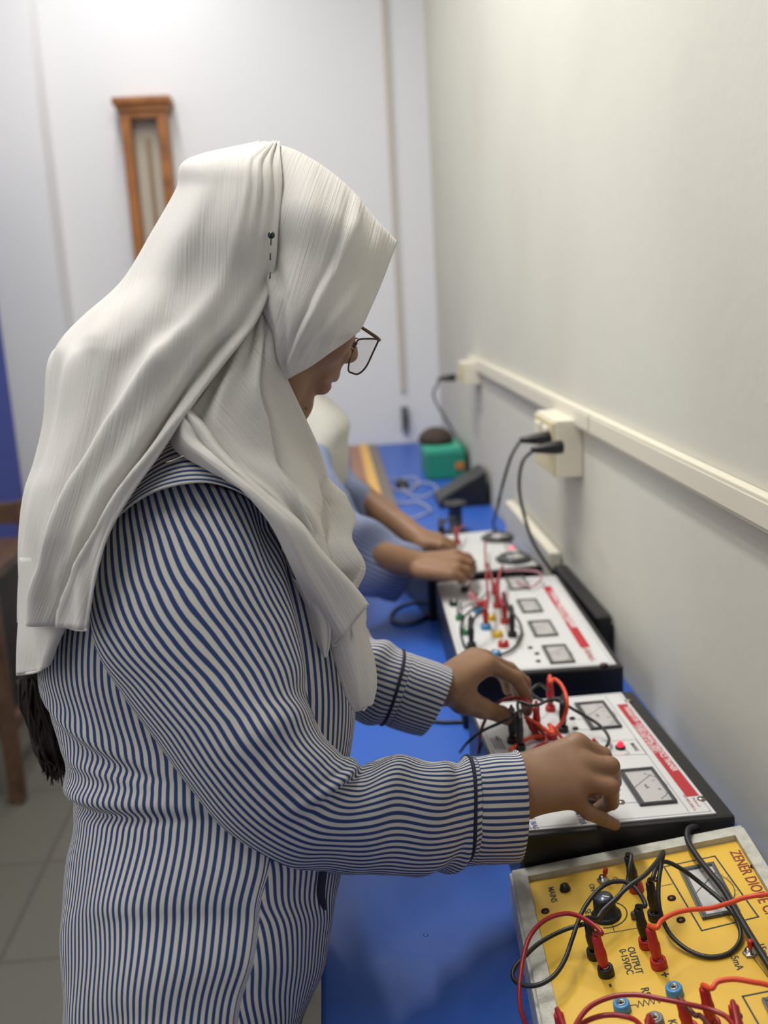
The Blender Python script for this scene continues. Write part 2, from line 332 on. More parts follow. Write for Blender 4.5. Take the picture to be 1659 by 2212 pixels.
def banana(t,q,ax,m,h=.034,r=.0048,z0=.005):
    """plug body seated in socket at q; returns cable exit"""
    ax=nrm(ax)
    MB().lathe(q,ax,[(r*.75,z0),(r*.8,z0+h*.1),(r*1.0,z0+h*.3),(r*1.08,z0+h*.5),(r*.92,z0+h*.62),(r*.86,z0+h*.95),(r*.6,z0+h),(r*.5,z0+h)],20).build('plug',m,t)
    return q+ax*(z0+h-.002)
def meter_(par,pn,quad_px,deep=.006,label=None,face_txt=(),rim=(44,44,48)):
    """panel meter whose window corners are given in the picture: far-left, far-right, near-right, near-left"""
    c=[pn.loc(pn.px(*p)) for p in quad_px]; x0=(c[0][0]+c[3][0])/2; x1=(c[1][0]+c[2][0])/2; y1=(c[0][1]+c[1][1])/2; y0=(c[2][1]+c[3][1])/2
    fr=mat('meter_rim_%d_%d_%d'%rim,rim,.3); b=.0035
    mb=MB(); zz=.0035
    for (a,bb,cc,d) in ((x0,x0+b,y0,y1),(x1-b,x1,y0,y1),(x0+b,x1-b,y0,y0+b),(x0+b,x1-b,y1-b,y1)):
        mb.box(pn.o,pn.ex,pn.ey,pn.ez,a,bb,cc,d,.0002,zz,.0008)
    o=mb.build('panel_meter',fr,par)
    MB().box(pn.o,pn.ex,pn.ey,pn.ez,x0+b,x1-b,y0+b,y1-b,.0002,.0008).build('dial',mat('dial_white',(190,186,184),.5),o)
    ink=MB(); cx,cy=x0+(x1-x0)*.22,(y0+y1)/2; R=(y1-y0)*.42
    arc=[pn.w(cx+R*math.cos(a),cy+R*math.sin(a),.0011) for a in np.linspace(-1.0,1.0,13)]
    ink.ribbon(arc,.0006,pn.ez)
    for a in np.linspace(-1.0,1.0,11):
        ink.ribbon([pn.w(cx+R*math.cos(a),cy+R*math.sin(a),.0011),pn.w(cx+R*1.09*math.cos(a),cy+R*1.09*math.sin(a),.0011)],.0004,pn.ez)
    for tx,u,v,sz in face_txt: ink.text(tx,sz,pn.w(x0+(x1-x0)*u,y0+(y1-y0)*v,.0012),-pn.ey,pn.ex,'CENTER')
    ink.build('scale',M_inkb,o)
    MB().ribbon([pn.w(cx-.002,cy,.0014),pn.w(cx+R*.97*math.cos(.8),cy+R*.97*math.sin(.8),.0014)],.0006,pn.ez).build('needle',M_hole,o)
    bar=MB().box(pn.o,pn.ex,pn.ey,pn.ez,x0+b,x0+(x1-x0)*.16,y0+b,y1-b,.001,.0022,.0004).build('cover_bar',fr,o)
    MB().box(pn.o,pn.ex,pn.ey,pn.ez,x0+b,x1-b,y0+b,y1-b,.0026,.0031).build('glass',M_glass,o)
    return x0,x1,y0,y1
def lead(label,col,pts,name='patch_lead',group=None,r=.0019,ends=(),base=None):
    """ends: list of (socket point, axis, material, first/last)"""
    t=thing(name,label,'patch lead',pts[0] if base is None else base,group)
    pts=[A(*p) for p in pts]
    for (q,ax,m,which,*hh) in ends:
        e=banana(t,q,ax,m,*(hh or ()))
        if which==0: pts=[e,e+nrm(ax)*.004]+pts
        else: pts=pts+[e+nrm(ax)*.004,e]
    MB().tube(pts,r,10,8).build('cable',col,t); return t
# ================= zener diode kit (yellow, near right)
a=onZ(1100,1878,.79); b=onZ(1604,1778,.832); c=onZ(1206,2212,.79)
ZP=Panel(a,b-a,a-c)
zr=ZP.loc(b)[0]; zn=-.345
zen=thing('zener_diode_kit','yellow panelled teaching kit in a sloping grey metal box, nearest on the bench','instrument',(a+b)/2*A(1,1,0)+A(0,-.1,TZ))
E=lambda x,y: ZP.w(x,y)
# case: closed sloping box with a flat rim; recessed plate
rim=.0165
ip=[ZP.inpl(1141,1899),ZP.inpl(1592,1810)]; rl=max(.010,ip[0][0]); rf=.018; rr=max(.010,zr-ip[1][0])
top=lambda x,y,z=0: ZP.w(x,y,z)
mb=MB()
def fl(p): p=A(*p); return A(p[0],p[1],TZ+.0005)
O4=[top(0,zn),top(zr,zn),top(zr,0),top(0,0)]; I4=[top(rl,zn+rim),top(zr-rr,zn+rim),top(zr-rr,-rf),top(rl,-rf)]
D4=[p-ZP.ez*.008 for p in I4]; B4=[fl(p) for p in O4]
bm=bmesh.new(); vs=[bm.verts.new(p) for p in O4+I4+D4+B4]
for i in range(4):
    j=(i+1)%4
    bm.faces.new([vs[i],vs[j],vs[4+j],vs[4+i]]); bm.faces.new([vs[4+i],vs[4+j],vs[8+j],vs[8+i]]); bm.faces.new([vs[12+i],vs[12+j],vs[j],vs[i]])
bm.faces.new(vs[8:12]); bm.faces.new(vs[12:16][::-1])
bmesh.ops.recalc_face_normals(bm,faces=bm.faces[:])
ed=[e for e in bm.edges if (e.verts[0] in vs[:4] and e.verts[1] in vs[:4]+vs[12:16]) or (e.verts[1] in vs[:4] and e.verts[0] in vs[12:16])]
bmesh.ops.bevel(bm,geom=ed,offset=.003,segments=3,affect='EDGES')
bm.verts.index_update(); mb.add([v.co[:] for v in bm.verts],[[v.index for v in f.verts] for f in bm.faces],smooth=False); bm.free()
mb.build('case',M_ham,zen)
ZQ=Panel(ZP.o-ZP.ez*.0066,ZP.ex,ZP.ey)   # plate surface
MB().box(ZQ.o,ZQ.ex,ZQ.ey,ZQ.ez,rl+.0004,zr-rr-.0004,zn+rim+.0004,-rf-.0004,-.0012,0).build('face_plate',M_yel,zen)
# printing
class Lines:
    def __init__(s,m,par): s.m,s.par=m,par
    def ribbon(s,*a,**k): MB().ribbon(*a,**k).build('printed_line',s.m,s.par)
ink=Lines(M_ink,zen); R_,U_=-ZQ.ey,ZQ.ex
def word(par,m,txt,size,o,R,U,al='CENTER',bold=.01,sx=1): MB().text(txt,size,o,R,U,al,bold=bold,sx=sx).build('lettering',m,par)
def zt(txt,x,y,size,al='CENTER',bold=.012,sx=1): word(zen,M_ink,txt,size,ZQ.px(x,y,.0003),R_,U_,al,bold,sx)
zt('MAINS',1193,1932,.0088); zt('ON',1279,1917,.0075); zt('OFF',1330,1903,.0075); zt('SET V',1272,1978,.0085)
zt('OUTPUT',1371,2074,.0092); zt('0-15VDC',1352,2077,.0088); zt('-',1321,2128,.013,bold=.03); zt('+',1435,2105,.013,bold=.02)
zt('RS',1394,2142,.0098); zt('K',1452,2208,.0098); zt('.5mA',1591,2078,.0092); zt('15mA',1650,2055,.0092)
def zl(pts,w=.0007): ink.ribbon([ZQ.px(*p,.0003) for p in pts],w,ZQ.ez)
zl([(1434,1872),(1544,1849),(1638,1980),(1516,2010),(1434,1872)],.0015)
zl([(1690,2135),(1604,2152),(1660,2250)],.0015)
zl([(1305,2017),(1384,2003),(1395,2030)]); zl([(1322,1996),(1327,2012)]); zl([(1452,1909),(1394,1921)]); zl([(1627,2068),(1680,2140)])
n=9; p0=ZQ.px(1362,2172,.0003); p1=ZQ.px(1436,2157,.0003); dv=(p1-p0); 
pts=[p0,p0+dv*.15]+[p0+dv*(.15+.7*(k+.5)/n)+ZQ.ey*(.0035 if k%2 else -.0035) for k in range(n)]+[p0+dv*.88,p1]
ink.ribbon(pts,.0007,ZQ.ez)
kc=ZQ.loc(ZQ.px(1310,1976)); ink.ribbon([ZQ.w(kc[0]+.0195*math.cos(q),kc[1]+.0195*math.sin(q),.0003) for q in np.linspace(-1.9,1.9,24)],.0012,ZQ.ez)
ttl=MB(); t0=ZQ.loc(ZQ.px(1585,1838)); ttl.text('ZENER DIODE CHARACTERISTICS',.0148,ZQ.w(t0[0],t0[1],.0003),R_,U_,'LEFT',bold=.012,sx=.92); ttl.build('title_lettering',M_maroon,zen)
def wear(px,py,r):
    pass
meter_(zen,ZQ,[(1461,1884),(1532,1867),(1610,1968),(1526,1990)],face_txt=(('V',.55,.42,.009),('7.5',.72,.7,.005),('9',.78,.5,.005),('13',.74,.3,.005),('0',.6,.88,.005)),rim=(70,72,74))
meter_(zen,ZQ,[(1640,2165),(1720,2147),(1800,2250),(1710,2280)],face_txt=(('mA',.5,.4,.008),),rim=(70,72,74))
for p in ((1178,1969),(1630,1872),(1593,2196),(1451,1941),(1471,1988)): screw_(zen,ZQ,*p)
screw_(zen,ZQ,1418,1901,M_scr,.0036)
q=ZQ.px(1221,1922); MB().lathe(q,ZQ.ez,[(.0056,0),(.0056,.002),(.005,.003),(.0042,.0055),(.002,.0072),(.0002,.0075)],24).build('mains_indicator',M_blk,zen)
q=ZQ.px(1371,1983); MB().lathe(q,ZQ.ez,[(.0034,0),(.0034,.004),(.0026,.0062),(.0003,.007)],14).build('small_lamp',mat('lamp_mauve',(98,78,84),.3),zen)
toggle_(zen,ZQ,1303,1903,1309,1877,.016); toggle_(zen,ZQ,1620,2061,1621,2032,.016)
knob_(zen,ZQ,1310,1978,.0115,.021,-.6)
sA=socket_(zen,ZQ,1375,1923,M_red); sB=socket_(zen,ZQ,1286,2066,M_blk); sC=socket_(zen,ZQ,1417,1984,M_blk)
sD=socket_(zen,ZQ,1398,2043,M_red); sE=socket_(zen,ZQ,1310,2104,M_blk); sF=socket_(zen,ZQ,1424,2087,M_red)
socket_(zen,ZQ,1458,2148,M_bluep); socket_(zen,ZQ,1345,2182,M_bluep); socket_(zen,ZQ,1417,2214,M_greyp)
sG=socket_(zen,ZQ,1540,2222,M_red); sH=socket_(zen,ZQ,1492,2232,M_red)
# leads on the kit (points: pixel + height above the plate)
zp=lambda L: [ZQ.px(x,y,h) for x,y,h in L]
c1=lambda L,h: [(1080+x/2.865,1760+y/2.865,hh) for (x,y),hh in zip(L,h)]
ez=ZQ.ez; tilt=lambda x,y: nrm(ez+ZQ.ex*x+ZQ.ey*y)
L=c1([(600,640),(640,590),(710,525),(800,440),(900,370),(975,285),(1010,230),(1000,300),(982,420),(985,560),(1020,680),(1080,770),(1180,845),(1300,880),(1420,855),(1488,770),(1470,660),(1400,560),(1250,430),(1130,340),(1030,292),(975,315),(945,390)],
   [.05,.052,.055,.06,.062,.06,.056,.05,.042,.03,.016,.008,.004,.0025,.0025,.004,.008,.012,.02,.034,.044,.049,.047])
lead('black lead looping around the voltmeter of the yellow kit',M_blklead,zp(L),ends=[(sB,tilt(.0,.0),M_blk,0),(sC,tilt(.02,.02),M_blk,1)],r=.0021)
L=c1([(812,252),(800,330),(790,410),(740,500),(680,560),(620,630),(560,665),(400,712),(250,790),(150,880),(88,950),(82,1010),(130,1050),(230,1055),(330,1000),(400,900),(450,760),(500,620),(560,520),(640,440),(720,412),(800,425),(860,480),(900,560)],
   [.047,.042,.034,.03,.028,.026,.024,.022,.022,.02,.018,.016,.016,.018,.02,.022,.026,.03,.035,.04,.044,.046,.047,.046])
lead('black lead looping over the left rim of the yellow kit',M_blklead,zp(L),ends=[(sA,tilt(-.05,.0),M_blk,0),(sD,tilt(-.04,.04),M_blk,1)],r=.0021)
L=c1([(630,735),(590,690),(500,632),(400,612),(280,652),(190,745),(145,880),(122,1050),(125,1180),(160,1300),(215,1420),(300,1500)],[.048,.05,.05,.048,.042,.034,.026,.016,.006,-.006,-.02,-.03])
lead('dark red lead hanging over the left rim of the yellow kit',M_redl,zp(L),ends=[(sE,tilt(-.06,.06),M_red,0)],r=.0021)
L=c1([(970,700),(1000,655),(1080,610),(1180,588),(1300,578),(1420,545),(1520,512),(1660,495),(1800,520)],[.046,.047,.047,.045,.042,.04,.04,.04,.03])
lead('orange red lead rising from the plus socket towards the right edge',M_org,zp(L),ends=[(sF,tilt(-.04,.03),M_red,0)],r=.0021)
L=c1([(440,1400),(475,1290),(560,1185),(700,1125),(850,1115),(1000,1140),(1150,1170),(1300,1205),(1400,1250),(1470,1320)],[.046,.042,.042,.042,.042,.042,.04,.036,.036,.04])
sI=socket_(zen,ZQ,1225,2275,M_blk); sJ=socket_(zen,ZQ,1600,2262,M_blk); sK=socket_(zen,ZQ,1222,2320,M_red); sM=socket_(zen,ZQ,1420,2290,M_blk); sN=socket_(zen,ZQ,1565,2330,M_red)
lead('crimson lead arching across the resistor drawing at the bottom of the picture',M_redl,zp(L),r=.0021,ends=[(sI,tilt(0,0),M_red,0),(sJ,tilt(0,0),M_red,1)])
L=c1([(420,1440),(490,1310),(600,1252),(720,1240),(830,1268),(900,1330)],[.044,.036,.032,.032,.034,.042])
lead('short dark red lead in the bottom corner below the two blue sockets',M_redl,zp(L),r=.0021,ends=[(sK,tilt(0,0),M_red,0),(sM,tilt(0,0),M_red,1)])
L=c1([(1310,1075),(1350,1032),(1450,1018),(1560,1035),(1660,1055),(1780,1110)],[.045,.047,.047,.045,.042,.036])
lead('orange red lead in the lower right corner beside the small ammeter',M_org,zp(L),ends=[(sG,tilt(-.03,.02),M_red,0)],r=.0021)
L=c1([(1200,1235),(1240,1245),(1290,1300),(1390,1440)],[.032,.032,.034,.046])
lead('low red plug with a dark lead at the bottom edge of the yellow kit',mat('brown_lead',(84,36,34),.4),zp(L),ends=[(sH,tilt(-.1,.02),M_red,0,.026),(sN,tilt(0,0),M_red,1)],r=.0021)
L=c1([(1275,95),(1215,75),(1165,92),(1165,165),(1225,265),(1300,360),(1380,460),(1450,580),(1530,715),(1600,830),(1680,960),(1760,1100)],[-.02,.004,.013,.012,.012,.012,.012,.012,.012,.012,.012,.014])
t=thing('mains_lead','thick black mains lead lying across the voltmeter of the yellow kit','power lead',zp(L)[2]); MB().tube(zp(L),.0031,12,8).build('cable',M_blklead,t)
# ================= white trainers
M_wp=mat('white_panel',(208,208,206),.3,spec=.5,var=(8,(198,198,198),.4,.8)); M_case=mat('black_case',(26,26,27),.35,bump=[(300,.1,.0005)])
M_redb=mat('banner_red',(170,34,44),.5); M_redt=mat('ink_red',(176,60,62),.7); M_grl=mat('ink_grey',(120,120,124),.7); M_purple=mat('ink_purple',(74,66,130),.7); M_wt=mat('ink_white',(228,220,220),.7)
def trainer(label,c4,z,case_m=.007,group=None,skew=None,h=None):
    pts=[onZ(x,y,z) for x,y in c4]
    if skew is not None:
        nl,nr,fr=pts[3],pts[2],pts[1]; ww=np.linalg.norm(nr-nl); ex=A(math.cos(skew),math.sin(skew),0); ey=A(-math.sin(skew),math.cos(skew),0); ll=(fr-nr)@ey; pts=[nr-ex*ww+ey*ll,nr+ey*ll,nr,nr-ex*ww]
         # far-left far-right near-right near-left
    o=pts[3]; ex=(pts[1]-pts[0])+(pts[2]-pts[3]); pn=Panel(o,ex,(pts[0]-pts[3])+(pts[1]-pts[2]))
    w=(np.linalg.norm(pts[1]-pts[0])+np.linalg.norm(pts[2]-pts[3]))/2; l=(np.linalg.norm(pts[0]-pts[3])+np.linalg.norm(pts[1]-pts[2]))/2
    cen=pn.w(w/2,l/2); t=thing('electronics_trainer',label,'instrument',A(cen[0],cen[1],TZ),group)
    m=case_m; MB().box(pn.o,pn.ex,pn.ey,pn.ez,-m*.5,w+m*(2.7 if skew is not None else 1.4),-m,l+m,-(z-TZ)+.0006,-.0016,.004).build('case',M_case,t)
    MB().box(pn.o,pn.ex,pn.ey,pn.ez,0,w,0,l,-.0016,0).build('face_plate',M_wp,t)
    return t,pn,w,l
z2=.83
t2,p2,w2,l2=trainer('white panelled trainer in a black case with a glowing red lamp, under the hands',[(1030,1545),(1350,1495),(1547,1756),(1130,1800)],z2,skew=math.radians(1.2))
c2=lambda x,y:(900+x/2.186,1380+y/2.186)
R_,U_=-p2.ey,p2.ex
ink=MB(); gr=MB()
bx=[p2.loc(p2.px(*c2(*q))) for q in ((950,310),(1003,309),(1325,742),(1266,746))]
bx0=(bx[0][0]+bx[3][0])/2; bx1=(bx[1][0]+bx[2][0])/2; by0=(bx[2][1]+bx[3][1])/2; by1=(bx[0][1]+bx[1][1])/2
MB().box(p2.o,p2.ex,p2.ey,p2.ez,bx0,bx1,by0,by1,.0001,.0004).build('title_banner',M_redb,t2)
tx=MB(); tx.text('TRANSISTOR / DIODE CHARACTERISTICS TRAINER',.0098,p2.w(bx0+(bx1-bx0)*.64,by1-.008,.0006),R_,U_,'LEFT',bold=.012,sx=.86*(by1-by0)/.262 if by1-by0<.262 else .9)
tx.text('( FORWARD & REVERSE )',.0072,p2.w(bx0+(bx1-bx0)*.2,(by0*.42+by1*.58),.0006),R_,U_,'CENTER',bold=.008); tx.build('title_lettering',M_wt,t2)
rt=MB(); cx_,cy_=p2.loc(p2.px(*c2(1285,795)))[:2]
for k,s_ in enumerate(('A','Product of','ISO 9001:2008 Co')): rt.text(s_,.0046,p2.w(bx0+.013-.0072*k,by0-.013,.0004),R_,U_,'CENTER')
rt.build('maker_lettering',M_redt,t2)
def l2n(pts,w=.0007,m=None): (m or gr).ribbon([p2.px(*c2(*q),.0003) for q in pts],w,p2.ez)
e=.004; gr.ribbon([p2.w(e,e,.0003),p2.w(w2-e,e,.0003),p2.w(w2-e,l2-e,.0003),p2.w(e,l2-e,.0003)],.0006,p2.ez,closed=True)
l2n([(890,270),(1285,815)]); l2n([(905,550),(1085,545)],.0006); l2n([(870,485),(1035,475)],.0006); l2n([(1035,475),(1085,545)]); l2n([(960,775),(1040,772)]); l2n([(940,712),(960,740)])
l2n([(980,520),(1005,540),(985,545)]); l2n([(740,378),(790,378)]); l2n([(752,425),(825,430)]); l2n([(590,380),(640,330)])
l2n([(700,560),(880,555)]); l2n([(560,640),(760,620)])
for k in range(4): l2n([(350+14*k,470),(375+14*k,520)],.0022)
gr.build('printed_lines',M_grl,t2)
word(t2,M_inkb,'MAINS',.0075,p2.px(*c2(1028,510),.0003),R_,U_); word(t2,M_inkb,'BIAS',.007,p2.px(*c2(380,470),.0003),R_,U_)
pu=MB(); word(t2,M_purple,'BASE BIAS',.0085,p2.px(*c2(545,855),.0003),R_,U_); word(t2,M_purple,'EMITTER',.0085,p2.px(*c2(770,840),.0003),R_,U_)
q=p2.loc(p2.px(*c2(535,868)))
for k in range(3): pu.ribbon([p2.w(q[0]-.002-.002*k,q[1]+.016,.0003),p2.w(q[0]-.002-.002*k,q[1]-.014,.0003)],.0006,p2.ez)
pu.build('purple_lines',M_purple,t2)
for qd in ([(750,310),(885,300),(970,420),(815,435)],[(950,630),(1115,612),(1230,775),(1055,795)]): meter_(t2,p2,[c2(*q) for q in qd],face_txt=(('mA',.5,.5,.007),('5',.78,.65,.005),('10',.78,.4,.005)),rim=(58,56,62))
for q in ((1345,757),(1000,292)): screw_(t2,p2,*c2(*q),M_scrl,.0048)
screw_(t2,p2,*c2(965,773),M_scrl,.0045); screw_(t2,p2,*c2(735,378),M_hole,.004); screw_(t2,p2,*c2(750,425),M_scr,.004); screw_(t2,p2,*c2(945,712),M_scr,.004)
q=p2.px(*c2(962,517)); o=MB().lathe(q,p2.ez,[(.0062,0),(.006,.003),(.0045,.0036),(.0043,.003)],20).build('lamp_bezel',M_blk,t2)
MB().lathe(q,p2.ez,[(.0042,.002),(.004,.006),(.0028,.0085),(.0003,.0095)],20).build('red_lamp',mat('lamp_red',(255,40,70),.3,emit=((255,30,60),1.6)),t2,'glowing red lamp')
toggle_(t2,p2,*c2(845,507),*c2(836,475),.016)
knob_(t2,p2,1290,1737,.0125,.016); 
# sockets & leads
def s2(x,y,m): return socket_(t2,p2,*c2(x,y),m,.0068,.007)
kA=s2(452,490,M_blk); kB=s2(488,522,M_blk); kC=s2(568,455,M_red); kD=s2(632,338,M_red); kE=s2(692,437,M_blk); kF=s2(578,470,M_red); kG=s2(640,470,M_red)
pp=lambda L:[p2.px(*c2(x,y),h) for x,y,h in L]
up=lambda x,y: nrm(p2.ez+p2.ex*x+p2.ey*y)
lead('thin black lead trailing from the white trainer over its left edge onto the bench',M_blklead,pp([(455,352,.06),(520,325,.06),(420,385,.045),(310,435,.025),(240,490,.01),(205,535,-.03)])[::1],ends=[(kA,up(0,0),M_blk,0,.042)],r=.0019)
lead('black lead curving from the middle of the white trainer round its farther meter',M_blklead,pp([(492,380,.058),(480,300,.062),(560,315,.06),(650,288,.05),(760,345,.03),(860,405,.018),(908,470,.01),(885,530,.006)]),ends=[(kB,up(0,.02),M_blk,0,.045)],r=.002)
lead('dark red lead arching beside the farther hand on the white trainer',M_redl,pp([(560,335,.052),(520,295,.055),(440,278,.055),(360,325,.045),(305,430,.02),(287,540,-.035)]),ends=[(kC,up(0,.0),M_red,0,.038)],r=.0021)
lead('orange lead looping between two red plugs on the white trainer',M_org,pp([(632,208,.058),(650,190,.06),(685,220,.056),(708,280,.05),(705,350,.034),(670,410,.018),(600,450,.012),(530,470,.007),(440,525,.005)]),ends=[(kD,up(0,0),M_red,0,.042)],r=.0024)
lead('short black plug and lead in front of the farther meter of the white trainer',M_blklead,pp([(690,310,.052),(670,285,.052),(600,295,.05),(540,250,.05),(580,215,.055),(620,240,.04)]),ends=[(kE,up(0,.0),M_blk,0,.042)],r=.0019)
lead('orange lead running under the nearer hand on the white trainer',M_org,pp([(640,445,.03),(625,405,.032),(650,425,.028),(690,475,.014),(720,520,.007)]),ends=[(kF,up(-.5,.0),M_red,0,.026)],r=.0022)
lead('dark red plug lying low beside the nearer hand on the white trainer',M_redl,pp([(615,480,.02),(560,515,.012),(520,560,.007)]),ends=[(kG,up(-.9,-.2),M_red,0,.026)],r=.002)
# far trainer with three square meters
z3=.835
t3,p3,w3,l3=trainer('long white panelled trainer with three square meters and tangled red and black leads',[(937,1262),(1197,1243),(1325,1440),(1000,1455)],z3)
c3=lambda x,y:(800+x/2.765,1080+y/2.765)
R_,U_=-p3.ey,p3.ex
bx=[p3.loc(p3.px(*c3(*q))) for q in ((1020,520),(1065,515),(1325,875),(1270,885))]
bx0=(bx[0][0]+bx[3][0])/2; bx1=(bx[1][0]+bx[2][0])/2; by0=(bx[2][1]+bx[3][1])/2; by1=(bx[0][1]+bx[1][1])/2
MB().box(p3.o,p3.ex,p3.ey,p3.ez,bx0,bx1,by0,by1,.0001,.0004).build('title_banner',M_redb,t3)
tx=MB(); tx.text('CHARACTERISTICS TRAINER',.013,p3.w(bx0+(bx1-bx0)*.64,(by0+by1)/2+.03,.0006),R_,U_,'CENTER',bold=.02,sx=1.2); tx.text('( TRANSISTOR )',.010,p3.w(bx0+(bx1-bx0)*.22,(by0+by1)/2,.0006),R_,U_,'CENTER',bold=.01,sx=1.3); tx.build('title_lettering',M_wt,t3)
rt=MB(); rt.text('A Product of',.009,p3.w(bx1-.006,by0-.03,.0004),R_,U_,'CENTER'); rt.text('ISO 9001:2008 Co',.008,p3.w(bx0+.004,by0-.03,.0004),R_,U_,'CENTER'); rt.build('maker_lettering',M_redt,t3)
for qd in ([(790,470),(905,460),(965,530),(850,545)],[(870,605),(985,595),(1040,668),(910,680)],[(935,735),(1060,722),(1135,808),(985,825)],[(1022,880),(1155,868),(1235,970),(1075,985)]):
    meter_(t3,p3,[c3(*q) for q in qd],face_txt=(('V',.5,.5,.008),),rim=(84,80,74))
for q in ((1395,985),): screw_(t3,p3,*c3(*q),M_scr,.006)
for q,m in (((500,630),M_blk),((690,770),M_bluep),((720,715),M_yelp),((760,815),M_yelp),((795,875),M_red),((748,935),M_bluep),((645,672),M_bluep),((575,800),M_grn),((568,545),M_blk)): socket_(t3,p3,*c3(*q),m,.0085,.009)
for q in ((955,885),(995,920),(1003,965),(640,565)): screw_(t3,p3,*c3(*q),M_scr,.004)
pr=MB(); e=.005; pr.ribbon([p3.w(e,e,.0003),p3.w(w3-e,e,.0003),p3.w(w3-e,l3-e,.0003),p3.w(e,l3-e,.0003)],.0008,p3.ez,closed=True)
ov=[(600,720),(640,660),(720,650),(830,700),(890,790),(880,860),(800,905),(690,920),(620,880),(600,800)]
pr.build('printed_lines',M_grl,t3)
p3p=lambda L:[p3.px(*c3(x,y),h) for x,y,h in L]
upp=lambda x,y: nrm(p3.ez+p3.ex*x+p3.ey*y)
def k3(x,y,m): return socket_(t3,p3,*c3(x,y),m,.0075,.008)
q1=k3(690,765,M_bluep); q2=k3(805,735,M_red); q3=k3(848,815,M_blk); q4=k3(605,880,M_blk); q5=k3(535,715,M_grn); q6=k3(760,640,M_red); q7=k3(655,625,M_red)
lead('red lead standing upright from a blue socket on the long trainer',M_redl,p3p([(690,660,.05),(700,560,.06),(690,420,.06),(685,290,.045),(690,250,.03)]),ends=[(q1,upp(0,.0),M_red,0,.04)],r=.002)
lead('red lead bunched near the yellow sockets on the long trainer',M_redl,p3p([(795,640,.05),(765,560,.055),(770,450,.055),(790,395,.04)]),ends=[(q2,upp(0,.05),M_red,0,.045)],r=.0026)
lead('black lead circling the yellow sockets on the long trainer',M_blklead,p3p([(845,690,.05),(790,560,.055),(830,640,.03),(895,740,.012),(900,810,.006),(850,890,.005),(760,925,.005),(650,905,.006),(610,880,.02)])[:-1],ends=[(q3,upp(0,.0),M_blk,0,.045)],r=.002)
lead('black lead curving along the left side of the long trainer',M_blklead,p3p([(603,775,.05),(625,700,.05),(700,640,.045),(640,640,.03),(560,700,.02),(540,790,.01),(570,880,.006),(640,925,.006),(720,940,.006)]),ends=[(q4,upp(0,.0),M_blk,0,.045)],r=.002)
lead('green plug and pale lead at the left side of the long trainer',mat('grey_lead',(150,140,146),.5),p3p([(535,680,.03),(560,640,.032),(620,610,.028),(690,560,.02),(700,480,.02)]),ends=[(q5,upp(0,0),M_grn,0,.026)],r=.002)
lead('red plug leaning at the middle of the long trainer',M_redl,p3p([(735,560,.05),(730,500,.055),(715,430,.05),(700,380,.03)]),ends=[(q6,upp(0,.05),M_red,0,.04)],r=.0026)
lead('small red plug with a thin pinkish lead left of the bunch on the long trainer',mat('pink_lead',(170,120,128),.5),p3p([(640,620,.02),(600,590,.015),(590,520,.012),(600,440,.008)]),ends=[(q7,upp(-.7,0),M_red,0,.02)],r=.0018)
lead('thin pink lead looping at the far right of the long trainer',mat('pink_lead',(0,0,0)),p3p([(800,425,.02),(900,420,.02),(1000,430,.02),(1020,470,.012),(960,520,.006),(880,490,.006)]),r=.002)
# second far trainer: two round meters
z4=.84
t4,p4,w4,l4=trainer('white panelled trainer with two round meters, farthest along the bench',[(925,1168),(1108,1142),(1186,1226),(925,1246)],z4)
c4=c3
for (x,y) in ((765,235),(860,360)):
    q=p4.px(*c4(x,y)); 
    o=MB().lathe(q,p4.ez,[(.034,0),(.034,.006),(.031,.010),(.022,.0105),(.022,.007)],36).build('round_meter',mat('dark_dial_ring',(60,62,60),.4),t4)
    MB().lathe(q,p4.ez,[(.0215,.001),(.0215,.0074),(.0002,.0075)],30).build('dial',mat('dial_white',(0,0,0)),o)
    MB().box(q,p4.ex,p4.ey,p4.ez,-.036,-.012,-.014,.014,.0002,.008,.002).build('cover_bar',mat('dark_dial_ring',(0,0,0)),o)
g=MB(); e=.004; g.ribbon([p4.w(e,e,.0003),p4.w(w4-e,e,.0003),p4.w(w4-e,l4-e,.0003),p4.w(e,l4-e,.0003)],.0008,p4.ez,closed=True); g.build('printed_lines',M_grl,t4)
q=p4.px(*c4(845,292)); MB().lathe(q,p4.ez,[(.006,0),(.006,.003),(.0045,.006),(.0003,.008)],18).build('pink_lamp',mat('lamp_pink',(255,150,165),.4,emit=((255,120,140),.5)),t4,'softly glowing pink lamp')
def k4(x,y,m): return socket_(t4,p4,*c4(x,y),m,.0085,.009)
r1=k4(428,262,M_blk); r2=k4(516,262,M_red); 
lead('black plug and lead at the far left corner of the farthest trainer',M_blklead,[p4.px(*c4(425,165),.055),p4.px(*c4(450,120),.06),p4.px(*c4(500,105),.05)],ends=[(r1,A(0,0,1),M_blk,0,.05,.007)],r=.003)
lead('red plug standing at the far edge of the farthest trainer',M_redl,[p4.px(*c4(516,205),.035),p4.px(*c4(530,170),.04),p4.px(*c4(560,150),.03)],ends=[(r2,A(0,0,1),M_red,0,.03)],r=.002)
q=p4.px(*c4(555,200)); 
